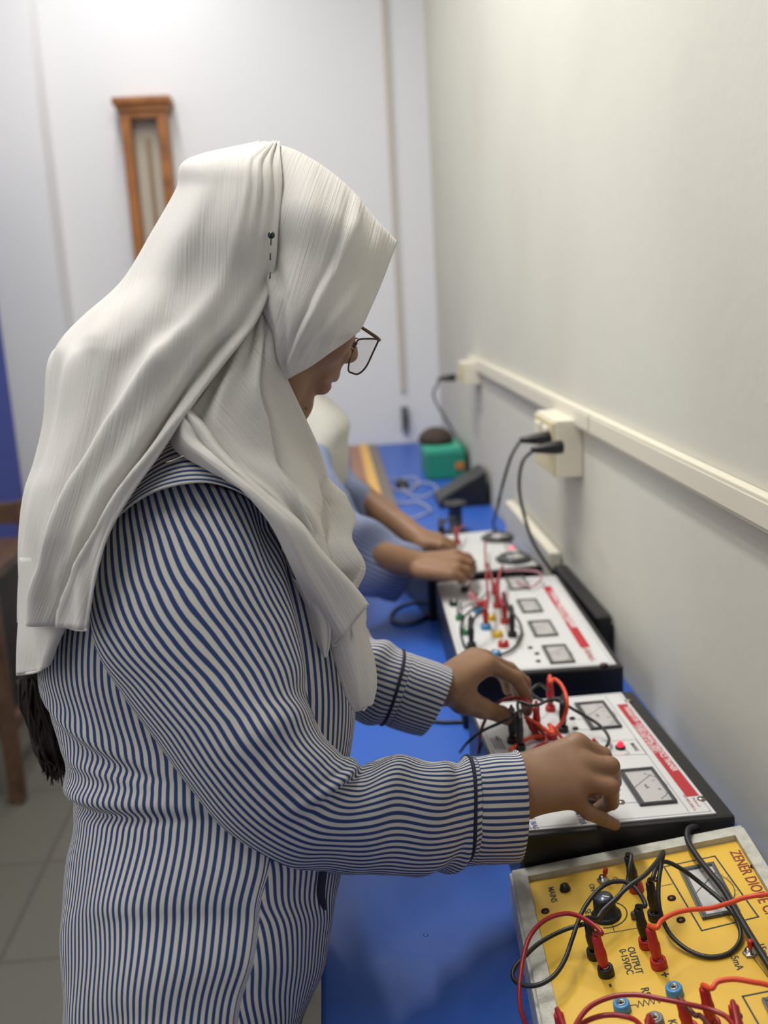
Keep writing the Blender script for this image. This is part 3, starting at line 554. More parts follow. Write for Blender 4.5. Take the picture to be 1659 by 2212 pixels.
# ---- things at the far end of the bench
q=onZ(965,1035,TZ)
M_green=mat('green_box',(34,132,108),.45)
t=thing('green_case','small teal green case on the blue bench near the far corner','case',q)
MB().box(q,X_,Y_,Z_,-.066,.066,0,.2,.001,.078,.006).build('body',M_green,t)
MB().box(q,X_,Y_,Z_,-.069,.069,-.003,.203,.0785,.108,.008).build('lid',mat('green_lid',(64,170,140),.45),t,'lighter green lid')
MB().box(q,X_,Y_,Z_,.03,.06,-.008,-.0005,.03,.055,.003).build('clasp',mat('clasp_orange',(190,120,50),.5),t)
t=thing('brown_pouch','small dark brown pouch lying on top of the green case','pouch',q+A(-.02,.1,.109))
MB().lathe(q+A(-.02,.1,.1092),Z_,[(.055,0),(.062,.015),(.05,.035),(.025,.05),(.0005,.055)],20).build('bag',mat('brown_cloth',(66,52,46),.85,bump=[(30,.6,.01)]),t)
q=onZ(1005,1095,TZ)
t=thing('black_wedge_box','black wedge shaped instrument box on the bench in front of the green case','instrument',q)
w=.075; hb=.10
pts=[A(-w,0,.001),A(w-.01,0,.001),A(w-.01,.14,.001),A(-w,.14,.001),A(-w,0,.02),A(w-.01,0,hb),A(w-.01,.14,hb),A(-w,.14,.02)]
MB().add([q+p for p in pts],[(0,3,2,1),(4,5,6,7),(0,1,5,4),(1,2,6,5),(2,3,7,6),(3,0,4,7)],smooth=False).build('body',M_case,t)
sl=nrm(pts[5]-pts[4]); nn=nrm(np.cross(sl,Y_))
MB().box(q+pts[4]+sl*.01-nn*0,sl,Y_,nn,0,.1,.012,.128,.0003,.002).build('face_plate',mat('dull_panel',(52,52,54),.4),t)
# metre bridge : long board with a yellow scale, lying along the bench edge
f0=onZ(868,1118,TZ); f1=onZ(800,968,TZ)
M_brd=mat('board_wood',(150,108,84),.5,bump=[(20,.2,.002)])
t=thing('metre_bridge','long wooden board with a yellow scale lying along the bench edge','ruler board',(.03,3.2,TZ))
yx=nrm(f1-f0)
g0=onZ(845,1118,TZ+.02); g1=onZ(815,968,TZ+.02)
dx=.5*(g0[0]+g1[0])
MB().box(A(0,0,TZ),X_,Y_,Z_,dx-.10,dx+.015,2.35,4.05,.0008,.018,.002).build('board',M_brd,t)
MB().box(A(0,0,TZ),X_,Y_,Z_,dx-.055,dx-.022,2.36,4.04,.0182,.024,.001).build('scale',mat('scale_yellow',(216,170,88),.5),t,'yellow wooden scale')
MB().box(A(0,0,TZ),X_,Y_,Z_,dx-.018,dx+.012,2.38,4.02,.0182,.022,.001).build('strip',mat('strip_dark',(108,98,90),.4),t)
# tangle of pale wires, black lumps
for i,(px_,lb) in enumerate(((870,'pale wire coil in the middle of the far bench'),(905,'pale wire coil beside the black wedge box'),(885,'pale wire coil nearest to the trainers'))):
    y0=(1050,1062,1105)[i]; q=onZ(px_,y0,TZ)
    pts=[q+A(.05*math.cos(a)*(1+.2*math.sin(3*a+i)),.12*math.sin(a)*(1+.15*math.cos(2*a)),.004+.006*math.sin(2*a)**2) for a in np.linspace(0,9+i,34)]
    t=thing('wire_coil',lb,'wire',q); MB().tube(pts,.0026,7,4).build('wire',mat('wire_pale',(176,172,176),.5),t)
q=onZ(868,1052,TZ); t=thing('crocodile_clip','small black clip among the wires on the far bench','clip',q)
MB().box(q,X_,Y_,Z_,-.02,.02,-.03,.03,.0008,.02,.006).lathe(q+A(.0,.03,.01),Y_,[(.008,0),(.006,.05)],10).build('clip',M_blk,t)
q=onZ(994,1148,TZ+.0); t=thing('black_reel','small black reel standing just beyond the farthest trainer','reel',onZ(985,1150,TZ))
q=onZ(985,1150,TZ); MB().lathe(q+A(0,0,.001),Z_,[(.028,0),(.03,.004),(.018,.008),(.018,.07),(.03,.074),(.03,.08),(.012,.081),(.011,.04)],24).build('reel',mat('dark_reel',(52,50,52),.5),t)
# cream lid lying between trainer and wall, black bag behind the long trainer
q0=onZ(1195,1238,.80)
t=thing('cream_strip','narrow cream plastic strip resting along the wall beside the farthest trainer','strip',(.432,2.1,.76))
MB().box(A(.434,0,TZ),X_,Y_,Z_,-.009,.014,1.98,2.5,.001,.095,.003).build('strip',M_cream,t)
t=thing('black_adapter','long black adapter box wedged between the long trainer and the wall','adapter',(.43,1.75,TZ))
MB().box(A(.432,0,TZ),X_,Y_,Z_,-.012,.016,1.60,1.93,.001,.085,.006).build('body',M_blk,t)
# grey cable loop on bench left of the long trainer; black flex left of the white trainer
L=[onZ(x,y,TZ+.004) for x,y in ((950,1300),(910,1300),(870,1308),(846,1325),(850,1343),(885,1347),(915,1335),(935,1318),(958,1300))]
t=thing('grey_flex','dark grey flex looped on the blue bench beside the long trainer','cable',L[3]); MB().tube(L,.0038,9,8).build('flex',mat('grey_flex',(60,66,86),.5),t)
L=[onZ(x,y,TZ+.003) for x,y in ((880,1552),(920,1556),(960,1560),(1005,1560),(1026,1572))]
t=thing('black_flex','short black flex on the bench beside the hand of the nearer person','cable',L[2]); MB().tube(L,.0028,8,8).build('flex',M_blklead,t)
BODY_H=.0021
# ------------------------------------------------------------------ signed-distance bodies
def smin(a,b,k):
    if k<=0: return np.minimum(a,b)
    h=np.maximum(k-np.abs(a-b),0)/k; return np.minimum(a,b)-h*h*k*.25
def d_cone(p,a,b,ra,rb):
    ba=b-a; L=ba@ba; t=np.clip(((p-a)@ba)/(L+1e-12),0,1)
    return np.linalg.norm(p-a-t[:,None]*ba,axis=1)-(ra+(rb-ra)*t)
def d_ell(p,c,R,r):
    q=(p-c)@R.T; k0=np.linalg.norm(q/r,axis=1); k1=np.linalg.norm(q/(r*r),axis=1); return k0*(k0-1)/(k1+1e-9)
def d_eval(prims,p):
    d=np.full(len(p),1e3)
    for q in prims:
        if q[0]=='c': e=d_cone(p,*q[1:5])
        else: e=d_ell(p,*q[1:4])
        k=q[-1]
        if q[0]=='-': d=-smin(-d,e,k)
        else: d=smin(d,e,k)
    return d
def sdf_mesh(prims,h,pad=.02):
    lo=np.full(3,9.); hi=-lo
    for q in prims:
        if q[0]=='c': pts=[q[1]-q[3],q[1]+q[3],q[2]-q[4],q[2]+q[4]]
        else: pts=[q[1]-q[3].max(),q[1]+q[3].max()]
        lo=np.minimum(lo,np.min(pts,0)); hi=np.maximum(hi,np.max(pts,0))
    lo-=pad; hi+=pad; B=8; nb=np.ceil((hi-lo)/(h*B)).astype(int); n=nb*B
    S=np.full(n,1.,np.float32)
    I=np.stack(np.meshgrid(*[np.arange(k) for k in nb],indexing='ij'),-1).reshape(-1,3)
    cen=lo+(I+.5)*B*h; dc=np.concatenate([d_eval(prims,c) for c in np.array_split(cen,max(1,len(cen)//200000))])
    keep=np.abs(dc)<B*h*1.25; S.reshape(nb[0],B,nb[1],B,nb[2],B).transpose(0,2,4,1,3,5)[...]=np.where(dc<0,-1.,1.).reshape(tuple(nb)+(1,1,1))
    g=np.stack(np.meshgrid(*[np.arange(B)]*3,indexing='ij'),-1).reshape(-1,3)
    SV=S.reshape(nb[0],B,nb[1],B,nb[2],B)
    for blk in np.array_split(I[keep],max(1,keep.sum()//400)):
        pts=lo+(blk[:,None]*B+g[None]+0.)*h; d=d_eval(prims,pts.reshape(-1,3)).reshape(len(blk),B,B,B)
        SV[blk[:,0],:,blk[:,1],:,blk[:,2],:]=d.astype(np.float32)
    # surface nets
    ins=S<0; cnt=np.zeros(n-1,np.uint8)
    offs=[(i,j,k) for i in(0,1) for j in(0,1) for k in(0,1)]
    sl=lambda a,o: a[o[0]:a.shape[0]-1+o[0],o[1]:a.shape[1]-1+o[1],o[2]:a.shape[2]-1+o[2]]
    for o in offs: cnt+=sl(ins,o)
    act=np.argwhere((cnt>0)&(cnt<8)); idx=np.full(n-1,-1,np.int32); idx[tuple(act.T)]=np.arange(len(act))
    c8=[S[act[:,0]+o[0],act[:,1]+o[1],act[:,2]+o[2]] for o in offs]; acc=np.zeros((len(act),3)); num=np.zeros(len(act))
    for a in range(8):
        for b in range(a+1,8):
            if sum(abs(x-y) for x,y in zip(offs[a],offs[b]))==1:
                m=(c8[a]<0)!=(c8[b]<0); t=np.where(m,c8[a]/(c8[a]-c8[b]+1e-12),0)
                acc+=np.where(m[:,None],A(*offs[a])+t[:,None]*(A(*offs[b])-A(*offs[a])),0); num+=m
    V=lo+(act+acc/num[:,None])*h; Fc=[]
    for ax in range(3):
        o=[slice(None)]*3; o2=[slice(None)]*3; o[ax]=slice(0,-1); o2[ax]=slice(1,None)
        ch=ins[tuple(o)]!=ins[tuple(o2)]; e=np.argwhere(ch); u,v=(ax+1)%3,(ax+2)%3
        e=e[(e[:,u]>0)&(e[:,v]>0)&(e[:,u]<n[u]-1)&(e[:,v]<n[v]-1)]
        s=ins[tuple(e.T)]; q=[]
        for du,dv in ((-1,-1),(0,-1),(0,0),(-1,0)):
            f=e.copy(); f[:,u]+=du; f[:,v]+=dv; q.append(idx[tuple(f.T)])
        q=np.stack(q,1); q[~s]=q[~s][:,::-1]; Fc.append(q)
    Fc=np.concatenate(Fc); return V,Fc
def np_mesh(name,V,Fc,mats,parent,matidx=None):
    me=bpy.data.meshes.new(name); V=V-base_of(parent)
    me.vertices.add(len(V)); me.vertices.foreach_set('co',V.astype(np.float32).ravel())
    k=Fc.shape[1]; me.loops.add(Fc.size); me.loops.foreach_set('vertex_index',Fc.astype(np.int32).ravel())
    me.polygons.add(len(Fc)); me.polygons.foreach_set('loop_start',np.arange(0,Fc.size,k,dtype=np.int32))
    for m in mats: me.materials.append(m)
    if matidx is not None: me.polygons.foreach_set('material_index',matidx.astype(np.int32))
    me.polygons.foreach_set('use_smooth',np.ones(len(Fc),bool)); me.update(calc_edges=True); me.validate()
    o=bpy.data.objects.new(name,me); COL.objects.link(o)
    if parent is not None: o.parent=parent; BASE[o.name]=base_of(parent)
    return o
def rot_axes(f,l,u): return np.stack([f,l,u])
class Head:
    """local axes: f forward, l to her left, u up; origin midway between the ears at eye height"""
    def __init__(s,nose,yaw,pitch,sc):
        ca,sa,cp,sp=math.cos(yaw),math.sin(yaw),math.cos(pitch),math.sin(pitch)
        fh=A(ca,sa,0); s.l=A(-sa,ca,0); s.f=fh*cp-Z_*sp; s.u=fh*sp+Z_*cp; s.R=rot_axes(s.f,s.l,s.u); s.sc=sc
        s.o=A(*nose)-s.v(.112,0,-.042)
    def v(s,f,l,u): return (s.f*f+s.l*l+s.u*u)*s.sc
    def w(s,f,l,u): return s.o+s.v(f,l,u)
    def loc(s,p): return ((np.asarray(p)-s.o)@s.R.T)/s.sc
    def prims(s):
        k=s.sc; e=lambda f,l,u,a,b,c,kk: ('e',s.w(f,l,u),s.R,A(a,b,c)*k,kk*k)
        m=lambda f,l,u,a,b,c,kk: ('-',s.w(f,l,u),s.R,A(a,b,c)*k,kk*k)
        c=lambda p,q,ra,rb,kk: ('c',s.w(*p),s.w(*q),ra*k,rb*k,kk*k)
        L=[e(-.014,0,.016,.090,.066,.072,0),e(.030,0,-.030,.060,.060,.078,.03)]
        for t in (1,-1):
            L+=[c((.0,t*.052,-.055),(.05,t*.022,-.098),.018,.014,.02),c((.0,t*.055,-.02),(.0,t*.052,-.06),.02,.018,.02),
                e(.058,t*.036,-.036,.024,.025,.026,.02),c((.074,t*.012,.016),(.062,t*.046,.012),.012,.010,.014)]
        L+=[c((.05,0,-.106),(.0725,0,-.102),.014,.0155,.016)]
        for t in (1,-1): L+=[m(.090,t*.031,-.002,.016,.015,.010,.012)]
        for t in (1,-1): L+=[e(.0705,t*.031,-.002,.0135,.0145,.0125,.004)]
        L+=[c((.079,0,.008),(.092,0,-.028),.0075,.008,.012),e(.0985,0,-.038,.0115,.0105,.0098,.010)]
        for t in (1,-1): L+=[e(.088,t*.0135,-.0425,.0095,.0078,.0075,.007)]
        for t in (1,-1): L+=[m(.0975,t*.0058,-.0495,.004,.003,.0035,.003)]
        L+=[e(.075,0,-.064,.0235,.027,.021,.014)]
        L+=[c((.0905,-.009,-.0655),(.0905,.009,-.0655),.0066,.0066,.006),c((.080,-.024,-.0715),(.0915,-.006,-.066),.003,.006,.005),c((.080,.024,-.0715),(.0915,.006,-.066),.003,.006,.005)]
        L+=[c((.0885,-.008,-.0790),(.0885,.008,-.0790),.0074,.0074,.005),c((.079,-.022,-.0735),(.088,-.008,-.0785),.003,.0062,.005),c((.079,.022,-.0735),(.088,.008,-.0785),.003,.0062,.005)]
        L+=[m(.098,0,-.0722,.0065,.028,.0013,.003)]
        for t in (1,-1): L+=[e(-.008,t*.066,-.012,.016,.006,.026,.006)]
        return L
    def paint(s,cen):
        q=s.loc(cen); f,l,u=q.T; mi=np.zeros(len(q),int)
        r=np.sqrt(((np.abs(l)-.031)/.0165)**2+((u+.002)/.0125)**2)
        mi[(f>.05)&(f<.12)&(np.abs(u+.0095+((np.abs(l)-.031)/.03)**2*.02)<.0013)&(r<1.05)]=2      # lash line of the lowered lid
        lipw=.0255
        mi[(f>.068)&(f<.13)&(u>-.0868+ (l/lipw)**2*.012)&(u<-.0605-(l/lipw)**2*.009)&(np.abs(l)<lipw)]=1
        mi[(f>.05)&(f<.12)&(np.abs(u-.0205+((np.abs(l)-.033)/.022)**2*.006)<.0028)&(np.abs(np.abs(l)-.034)<.019)]=2
        return mi
M_skin=mat('skin',(140,106,80),.5,spec=.35,sss=.12,bump=[(420,.10,.0006)],var=(26,(126,93,68),.35,.75))
M_skin2=mat('skin_warm',(170,116,84),.5,spec=.35)
M_lip=mat('lip_skin',(130,88,72),.42); M_lash=mat('lash_dark',(38,26,22),.6); M_nail=mat('nail',(186,136,112),.3)
def hand(wr,mcps,chains,th,rads,palm_k=.012,thick=.011,sp=(.0095,.009)):
    """wr wrist point; mcps 4 knuckles index..little; chains per finger [pip,dip,tip]; th thumb [cmc,mcp,ip,tip]"""
    L=[]
    for i,m in enumerate(mcps):
        b=wr+(m-wr)*.12+(m-mcps.mean(0))*.50
        L.append(('c',b,m,.0145,thick,palm_k))
        if i<3: L.append(('c',wr+(m-wr)*.35+.0*(m-wr),(m+mcps[i+1])/2*.86+wr*.14,.013,.0105,palm_k))
    for i,(m,ch) in enumerate(zip(mcps,chains)):
        r=rads[i]; pts=[m]+list(ch)
        L.append(('c',pts[0],pts[1],r*1.12,r,.006 if i else .006)); L.append(('c',pts[1],pts[2],r*1.02,r*.92,.0025)); L.append(('c',pts[2],pts[3],r*.92,r*.78,.002))
    r=rads[4]; L+=[('c',th[0],th[1],r*1.7,r*1.15,.014),('c',th[1],th[2],r*1.1,r*1.0,.006),('c',th[2],th[3],r*1.02,r*.8,.003)]
    return L
# ================= the nearer person
HD=Head(P(770,784,1.024),math.radians(20),math.radians(32),1.02)
def hpx(*a): return proj(HD.w(*a))
zz=lambda x,y,z: onZ(x,y,z)
# right (nearer) hand
wrR=P(1105,1704,1.02)
mR=np.array([P(1248,1607,1.045),P(1262,1652,1.03),P(1254,1688,1.02),P(1236,1722,1.015)])
cR=[[P(1302,1632,1.05),P(1318,1668,1.075),P(1302,1700,1.09)],
    [P(1318,1655,1.03),P(1324,1688,1.06),P(1300,1712,1.085)],
    [P(1318,1700,1.02),P(1320,1732,1.05),P(1292,1748,1.075)],
    [P(1272,1755,1.018),P(1302,1769,1.028),P(1328,1781,1.04)]]
thR=[P(1150,1690,1.05),P(1205,1690,1.08),P(1250,1702,1.095),P(1286,1716,1.095)]
radR=[.0088,.0095,.0090,.0076,.0088]
# left (farther) hand
wrL=P(955,1483,1.21)
mL=np.array([P(1054,1436,1.25),P(1046,1424,1.275),P(1034,1420,1.297),P(1022,1418,1.317)])
cL=[[P(1112,1464,1.265),P(1134,1500,1.28),P(1139,1536,1.295)],
    [P(1100,1446,1.30),P(1132,1474,1.315),P(1140,1512,1.325)],
    [P(1085,1440,1.325),P(1112,1472,1.34),P(1118,1505,1.35)],
    [P(1066,1438,1.34),P(1090,1466,1.355),P(1096,1492,1.365)]]
thL=[P(1000,1512,1.225),P(1042,1530,1.24),P(1082,1543,1.262),P(1116,1560,1.285)]
radL=[.0092,.0094,.0088,.0076,.0106]
elR=P(612,1758,.892); shR=P(440,1140,.93); elL=P(735,1488,1.19); shL=P(470,1060,1.17)
neck=P(500,935,1.015); chest=P(470,1250,1.03); belly=P(440,1700,1.0); hip=P(430,2150,.985)
TR=rot_axes(X_,Y_,Z_)
body=HD.prims()+[('c',HD.w(-.045,0,-.06),neck,.046,.05,.02),
 ('c',neck,P(500,1050,1.03),.056,.06,.05),
 ('e',P(470,1180,1.03),TR,A(.085,.135,.13),.05),('e',P(455,1420,1.015),TR,A(.082,.12,.16),.05),('e',P(430,1750,1.0),TR,A(.085,.125,.16),.05),('e',P(420,2100,.99),TR,A(.095,.15,.14),.05),
 ('c',P(470,1100,1.03),shR,.045,.034,.04),('c',P(470,1075,1.03),shL,.05,.045,.05),
 ('c',shR,elR,.036,.030,.03),('c',elR,(elR+wrR*3)/4-Z_*.014,.031,.026,.015),('c',(elR+wrR*3)/4-Z_*.014,wrR-Z_*.002,.026,.025,.015),('c',(elR+wrR*3)/4-Z_*.014,wrR+(mR[0]-mR[3])*.13,.022,.020,.02),('c',(elR+wrR*3)/4-Z_*.014,wrR-(mR[0]-mR[3])*.13,.022,.020,.02),('c',shL,elL,.036,.028,.03),('c',elL,wrL,.028,.0235,.015)]
hp=P(420,2150,.99)
legs=[]
for s in (1,-1): legs+=[('c',A(hp[0],hp[1]+s*.08,hp[2]-.03),A(hp[0]+.02,hp[1]+s*.085,.47),.075,.05,.03),('c',A(hp[0]+.02,hp[1]+s*.085,.47),A(hp[0]-.01,hp[1]+s*.085,.09),.05,.034,.02),('c',A(hp[0]-.01,hp[1]+s*.085,.06),A(hp[0]+.10,hp[1]+s*.09,.035),.03,.022,.02)]
body+=hand(wrR,mR,cR,thR,radR)+hand(wrL,mL,cL,thL,radL,thick=.0115)+legs
V,Fc=sdf_mesh(body,BODY_H)
cen=V[Fc].mean(1); mi=HD.paint(cen)
per=thing('person','person in white headscarf, glasses and blue striped shirt, both hands at the nearest white trainer','person',A(hp[0],hp[1],0))
def nails(cen,mi,ch,r,upv):
    for c in ch:
        tip,d=c[-1],c[-2]; ax=nrm(tip-d); n=nrm(upv-ax*(upv@ax)); q=cen-(tip+n*r*.75+ax*.001); b=np.cross(ax,n)
        m=(np.abs(q@ax)<.0055)&(np.abs(q@b)<.0042)&((q@n)>-.003)&((q@n)<.006); mi[m]=3
nails(cen,mi,cL[:1],.008,nrm(A(.8,-.4,.5))); 
pr_=proj(cen); hit=np.hypot(pr_[:,0]-661.5,pr_[:,1]-884)<2.6; mi[hit&(pr_[:,2]<pr_[hit,2].min()+.012)]=2
bo=np_mesh('body',V,Fc,[M_skin,M_lip,M_lash,M_nail],per,mi)
print('BODY',len(V),[np.round(x,3) for x in (wrR,elR,shR,wrL,elL,shL,HD.o)],'lens',[round(float(np.linalg.norm(a-b)),3) for a,b in ((shR,elR),(elR,wrR),(shL,elL),(elL,wrL))])
for nm_,mm,cc in (('R',mR,cR),('L',mL,cL)):
    print(nm_,[[round(float(np.linalg.norm(a-b)),3) for a,b in zip([m]+c[:-1],c)] for m,c in zip(mm,cc)],'tips z',[np.round(c[-1],3).tolist() for c in cc])
print('w-mcp',np.linalg.norm(mR-wrR,axis=1),np.linalg.norm(mL-wrL,axis=1))
# ------------------------------------------------------------------ clothing tools
def gmap(x,xs,ys): return np.interp(x,xs,ys)
def normals(G):
    du=np.gradient(G,axis=1); dv=np.gradient(G,axis=0); n=np.cross(du,dv); return n/(np.linalg.norm(n,axis=2,keepdims=True)+1e-12)
def grid_mesh(G,uv,name,mats,parent,closed=False,solid=0,label=None,mi=None):
    r,c=G.shape[:2]; idx=np.arange(r*c).reshape(r,c)
    f=np.stack([idx[:-1,:-1],idx[:-1,1:],idx[1:,1:],idx[1:,:-1]],-1).reshape(-1,4)
    V=G.reshape(-1,3); o=np_mesh(name,V,f,mats,parent)
    me=o.data; l=me.uv_layers.new(name='UVMap'); li=np.empty(len(me.loops),np.int32); me.loops.foreach_get('vertex_index',li)
    l.data.foreach_set('uv',uv.reshape(-1,2)[li].astype(np.float32).ravel())
    if solid:
        m=o.modifiers.new('thickness','SOLIDIFY'); m.thickness=solid; m.offset=0
    if label: o['label']=label
    return o
def cloth(ctrl,ks,kt,disp=None,face=-1):
    """ctrl rows x cols of (px,py,depth) -> fine grid of world points, with normals turned to the photographer's side"""
    C=np.array(ctrl,float); r,c=C.shape[:2]
    Wd=np.array([[P(*q) for q in row] for row in C]); G=crom(Wd,ks); G=crom(G.transpose(1,0,2),kt).transpose(1,0,2)
    R,Cn=G.shape[:2]; s=np.linspace(0,r-1,R)[:,None]*np.ones((1,Cn)); t=np.linspace(0,c-1,Cn)[None]*np.ones((R,1))
    N=normals(G); 
    m=N[:, :max(2,Cn//2)].reshape(-1,3).mean(0)
    if m@CF>0: N=-N
    if disp is not None: G=G+N*disp(s,t)[...,None]
    u=np.concatenate([np.zeros((R,1)),np.cumsum(np.linalg.norm(np.diff(G,axis=1),axis=2),1)],1)
    v=np.concatenate([np.zeros((1,Cn)),np.cumsum(np.linalg.norm(np.diff(G,axis=0),axis=2),0)],0)
    return G,np.stack([u,v],-1)
gs=lambda x,w: np.exp(-(x/w)**2)
def wob(s,t,seed,ns=4,fs=1.,ft=1.):
    r=np.random.default_rng(seed); z=0
    for i in range(ns): z=z+np.sin(s*fs*r.uniform(.5,1.6)+t*ft*r.uniform(-1.6,1.6)+r.uniform(0,6.3))/ns
    return z
def loft(rings,N,k,disp=None,half=False):
    """rings (Lx,Ly,Rx,Ry,d,th,ax,ay): silhouette points, depth, half thickness, shift of the near middle"""
    th=np.linspace(0,2*np.pi,N+1); out=[]
    for q in rings:
        Lx,Ly,Rx,Ry,d,t,ax,ay=(list(q)+[0,0])[:8]; dR=q[8] if len(q)>8 else d
        a=P(Lx,Ly,d); b=P(Rx,Ry,dR); c=(a+b)/2; mx,my=(Lx+Rx)/2,(Ly+Ry)/2; dm=(d+dR)/2
        near=P(mx+ax,my+ay,dm-t)-c; far=P(mx-ax,my-ay,dm+t)-c; h=(b-a)/2
        cs,sn=np.cos(th),np.sin(th); cs=np.sign(cs)*np.abs(cs)**.92; 
        out.append(c+cs[:,None]*h+np.maximum(sn,0)[:,None]**.92*near+np.maximum(-sn,0)[:,None]**.92*far)
    G=crom(np.array(out),k); R=len(G); s=np.linspace(0,len(rings)-1,R)[:,None]*np.ones((1,N+1)); T=th[None]*np.ones((R,1))
    if disp is not None:
        n=normals(G); c=G.mean(1,keepdims=True); 
        if ((G-c)*n).sum()<0: n=-n
        dd=disp(s,T); dd[:,-1]=dd[:,0]; n[:,-1]=n[:,0]; G=G+n*dd[...,None]
    return G,s,T
# ------------------------------------------------------------------ shirt
NAVY=(50,68,114); PALE=(200,196,188)
M_sh=stripe_mat('shirt_stripe',NAVY,PALE,1.0,.47)
M_trim=mat('navy_trim',(26,30,52),.8)
shirt=None
# torso
tor=[(345,1000,560,1030,1.03,.07),(240,1065,620,1110,1.03,.14),(150,1170,690,1220,1.03,.163),(104,1320,735,1360,1.03,.165),(88,1455,757,1490,1.025,.158),
     (111,1545,758,1580,1.02,.150),(146,1640,752,1660,1.012,.145),(156,1715,746,1720,1.005,.142),(162,1790,742,1790,1.0,.142),(151,1865,737,1870,.995,.146),
     (140,1950,716,1945,.99,.150),(138,2000,711,2002,.989,.153),(139,2085,693,2086,.985,.158),(141,2165,660,2160,.985,.162),(141,2230,646,2225,.985,.164),(141,2330,640,2320,.985,.168),(141,2460,640,2450,.985,.172)]
def tdisp(s,T):
    d=.0025*wob(s,T,3,5,2.2,3.)
    nearm=np.clip(np.sin(T),0,1)
    # waist crease running from the back towards the elbow, soft roll above it
    back=np.pi-T; ln=7.05+1.0*back-.35*back**2
    d+=nearm**.3*(gs(s-ln+.42,.33)*.011-gs(s-ln,.20)*.010)*gs(back-.55,.75)
    ln2=4.2+1.55*back; d+=nearm**.3*(gs(s-ln2,.28)*.006-gs(s-ln2-.45,.25)*.005)*gs(back-.7,.6)
    ln3=5.6+.9*back; d+=nearm**.3*gs(s-ln3,.2)*.004*gs(back-.8,.6)
    d+=.003*np.clip(s-8,0,2)/2*np.sin(T*7+.6*s)*nearm
    return d
G,s,T=loft(tor,200,10,tdisp)
ar=np.concatenate([np.zeros((1,)),np.cumsum(np.linalg.norm(np.diff(G[60],axis=0),axis=1))])/.0073
U=np.repeat(ar[None],len(G),0); fr_=(T<1.2)&(T>0); U=np.where(fr_,U+1.5*np.clip(s-8.0,0,9)*np.clip(T/.3,0,1)+.4,U)
shirt=grid_mesh(G,np.stack([U,s],-1),'shirt',[M_sh],per,solid=.0012)
_j=int(round(.66/(2*np.pi)*200)); _c=G.mean(1,keepdims=True)
pp_=[G[i,j]+nrm(G[i,j]-_c[i,0])*.0015 for i,j in ((86,_j+2),(92,_j+1),(98,_j-1),(103,_j-4))]
MB().tube(pp_,[.002,.0045,.0045,.002],10,5).build('front_piping',mat('navy_trim',(26,30,52),.8),shirt)  # dark strip standing in for the shadowed front edge of the shirt
# near sleeve
slv=[(262,1112,604,1172,.915,.045,0,-100),(232,1190,612,1215,.905,.060,0,-45),(206,1300,622,1270,.898,.066,0,-10),(214,1400,640,1345,.893,.066,0,0),(262,1490,655,1435,.888,.064),(335,1595,664,1515,.882,.062),
     (405,1700,690,1578,.880,.060),(480,1790,722,1612,.880,.058,10,10),(575,1855,752,1640,.886,.055,8,10),(680,1886,795,1656,.902,.053,8,6),(790,1886,862,1630,.925,.051,10,0),
     (895,1889,945,1650,.955,.050,14,0),(975,1878,990,1640,.985,.047,18,0),(1016,1868,1020,1640,1.0,.044,26,-6)]
def sdisp(s,T):
    near=np.clip(np.sin(T),0,1)**.3; fo=np.clip((s-7.0)/3,0,1)
    d=.0018*wob(s,T,8,5,1.5,2.5)
    d+=fo*(.0045*np.sin(5.0*s+2.2*np.sin(T*1.3+.7*s)+1.5*T)*(.5+.5*np.sin(1.7*s+2*T)))
    d+=gs(s-7.6-.8*np.cos(T),.25)*gs(T-.9,.7)*.006-gs(s-8.1-.7*np.cos(T),.22)*gs(T-.9,.6)*.008
    d+=gs(s-5.6+.6*np.cos(T),.45)*gs(T-1.0,.7)*.006-gs(s-4.8,.5)*gs(T-.45,.4)*.006
    d+=np.clip(1-s/3,0,1)*.006*(np.sin(6*T+.5)*gs(T-.6,.5)) 
    d+=np.clip(s/1.0,0,1)*np.clip((4-s)/2,0,1)*gs(T-2.75,.35)*.006
    return d*np.clip((13-s)/.7,0,1)*np.clip(s/.5+.2,0,1)
NS=58
G,s,T=loft(slv,170,12,sdisp)
tw=T+np.interp(s,[0,1,2,3,4,5,6,8],[0,.33,.62,.82,.98,1.1,1.15,1.15])
sl=grid_mesh(G,np.stack([tw/(2*np.pi)*NS,s],-1),'sleeve',[M_sh],shirt,solid=.0012)
cuf=[(1012,1867,1019,1637,1.0,.0455,27,-6),(1022,1868,1034,1636,1.004,.046,28,-6),(1060,1868,1072,1630,1.012,.046,30,-4),(1100,1864,1106,1626,1.022,.045,32,-2),(1119,1862,1112,1624,1.027,.0445,26,-2)]
G2,s2_,T2=loft(cuf,120,8,lambda s,T:.0012*wob(s,T,5,4,2,3))
grid_mesh(G2,np.stack([T2/(2*np.pi)*54+.3,s2_],-1),'cuff',[M_sh],shirt,solid=.0016)
rp=G[-6]+(G[-6]-G[-6].mean(0))*.012
mb=MB(); mb.tube(np.concatenate([rp[:-1:2],rp[:1]]),.0021,8,3)
mb.build('cuff_trim',M_trim,shirt)
